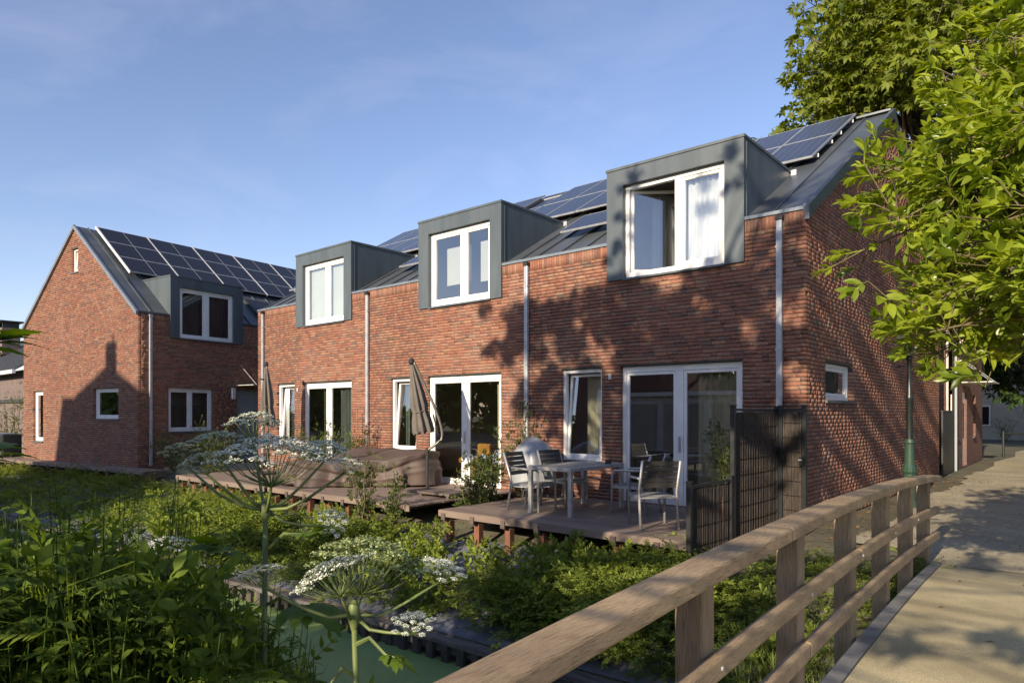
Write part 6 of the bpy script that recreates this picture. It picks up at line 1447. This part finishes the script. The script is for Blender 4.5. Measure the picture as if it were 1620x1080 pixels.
def grassy(H=1.0):
    parts = []
    for k in range(7):
        V, F = leaf(H * rng.uniform(.6, 1.0), .010, 5, .3, .1); a = rng.uniform(0, 6.28); parts.append((V, F, basis((.28 * math.cos(a), .28 * math.sin(a), 1), rng.uniform(-3, 3)), rng.normal(.1, .12)))
    return join_t(parts)
NT = [pinnate(1.0, 7), pinnate(1.0, 8, 6, .06), grassy(), nettle(1.0, 12, .075, .032), nettle(1.0, 11, .09, .036), nettle(1.0, 13, .06, .026)]
Ms = []; rn_ = []
def near_ok(px, py, Z): return True
cnt = 0
while cnt < 1000:
    Z = rng.uniform(2.3, 6.6); px = rng.uniform(-260, 520) - max(0, (3.0 - Z)) * 120
    p = at(px, 900, Z); v = float(ditch_v(p[0], p[1]))
    if v > -3.55 or v < -6.5: continue
    gz = float(ground_z(p[0], p[1])); g0_ = max(gz, -1.12)
    # outline of the thicket: highest at the left, falling to the right
    ytop = np.interp(px, [-260, 0, 110, 200, 300, 380, 450, 520], [865, 865, 830, 835, 870, 945, 1050, 1180]) + rng.normal(10, 48) + (0 if Z > 3.2 else 60)
    top = 1.675 - (ytop - 654) / 1080 * Z; h = top - g0_
    if h < .25: continue
    h = min(h, 2.2); Ms.append(upright((p[0], p[1], g0_), 1, rng.uniform(0, 6.28), .07)); Ms[-1][:3, 2] *= h; Ms[-1][:3, :2] *= rng.uniform(.9, 1.3); rn_.append(rng.normal(.42, .17)); cnt += 1
o = scatter('weed_thicket', NT, Ms, rng.choice(6, len(Ms), p=[.24, .2, .08, .18, .12, .18]), rn_, 'leaf_weed', None, 'stuff'); o['label'] = 'tangle of dark green nettle like weeds filling the near bank'
# broad low foliage filling the thicket
Ms = []; rn_ = []; BL = [shoot(7, .095, .05, .16, 1.15, 4, .35), shoot(8, .08, .038, .14, 1.1, 4, .35), shoot(8, .07, .034, .14, 1.1, 3, .3), shoot(7, .055, .028, .12, 1.2, 3, .3), pinnate(.3, 4, 5, .045)]
for i in range(3000):
    Z = rng.uniform(2.4, 6.2); px = rng.uniform(-240, 500); p = at(px, 900, Z); v = float(ditch_v(p[0], p[1]))
    if v > -3.4 or v < -6.4: continue
    ytop = np.interp(px, [-260, 0, 110, 200, 300, 380, 450, 520], [900, 900, 880, 885, 920, 985, 1090, 1200]); top = 1.675 - (ytop - 654) / 1080 * Z; gz = max(float(ground_z(p[0], p[1])), -1.1)
    if top < gz + .1: continue
    z = gz + (top - gz) * rng.uniform(.1, 1.0) ** .8; Ms.append(basis((rng.normal(0, .7), rng.normal(0, .7), .7), rng.uniform(-3, 3), rng.uniform(.7, 1.35), (p[0], p[1], z))); rn_.append(rng.normal(.42, .18))
o = scatter('weed_undergrowth', BL, Ms, rng.integers(0, 5, len(Ms)), rn_, 'leaf_weed', None, 'stuff'); o['label'] = 'broad leaves filling the weed thicket on the near bank'
def tall_weed(label, px, ytop, Z, seed, rn0=.6):
    p = at(px, ytop, Z); gz = max(float(ground_z(p[0], p[1])), -1.1); h = p[2] - gz; t_ = thing('tall_weed', label, 'weed', (p[0], p[1], gz), 'tall weeds on the near bank')
    V, F, A = nettle(1.0, 13, .10, .04); n_st = 15; M = upright((p[0], p[1], gz), 1, rng.uniform(0, 6.28), .03); M[:3, 2] *= h; W = V @ M[:3, :3].T + M[:3, 3]
    npmesh('leaves', W, F, 'leaf_weed', t_, np.clip(A + rn0, 0, 1)); b = MB(); top = M[:3, :3] @ np.array([.0, .06, .97]) + M[:3, 3]; b.tube([M[:3, 3], top], [.008, .004], 6); b.build('stem', 'weed_stem', t_)
tall_weed('tall weed with pale sunlit top left of the hogweeds', 172, 752, 3.6, 1, .75)
tall_weed('tall weed leaning by the left umbel', 228, 770, 3.9, 2, .6)
tall_weed('tall weed nearest the left edge', 40, 800, 3.3, 3, .55)
tall_weed('tall weed in front of the tallest hogweed stem', 365, 850, 3.2, 4, .6)
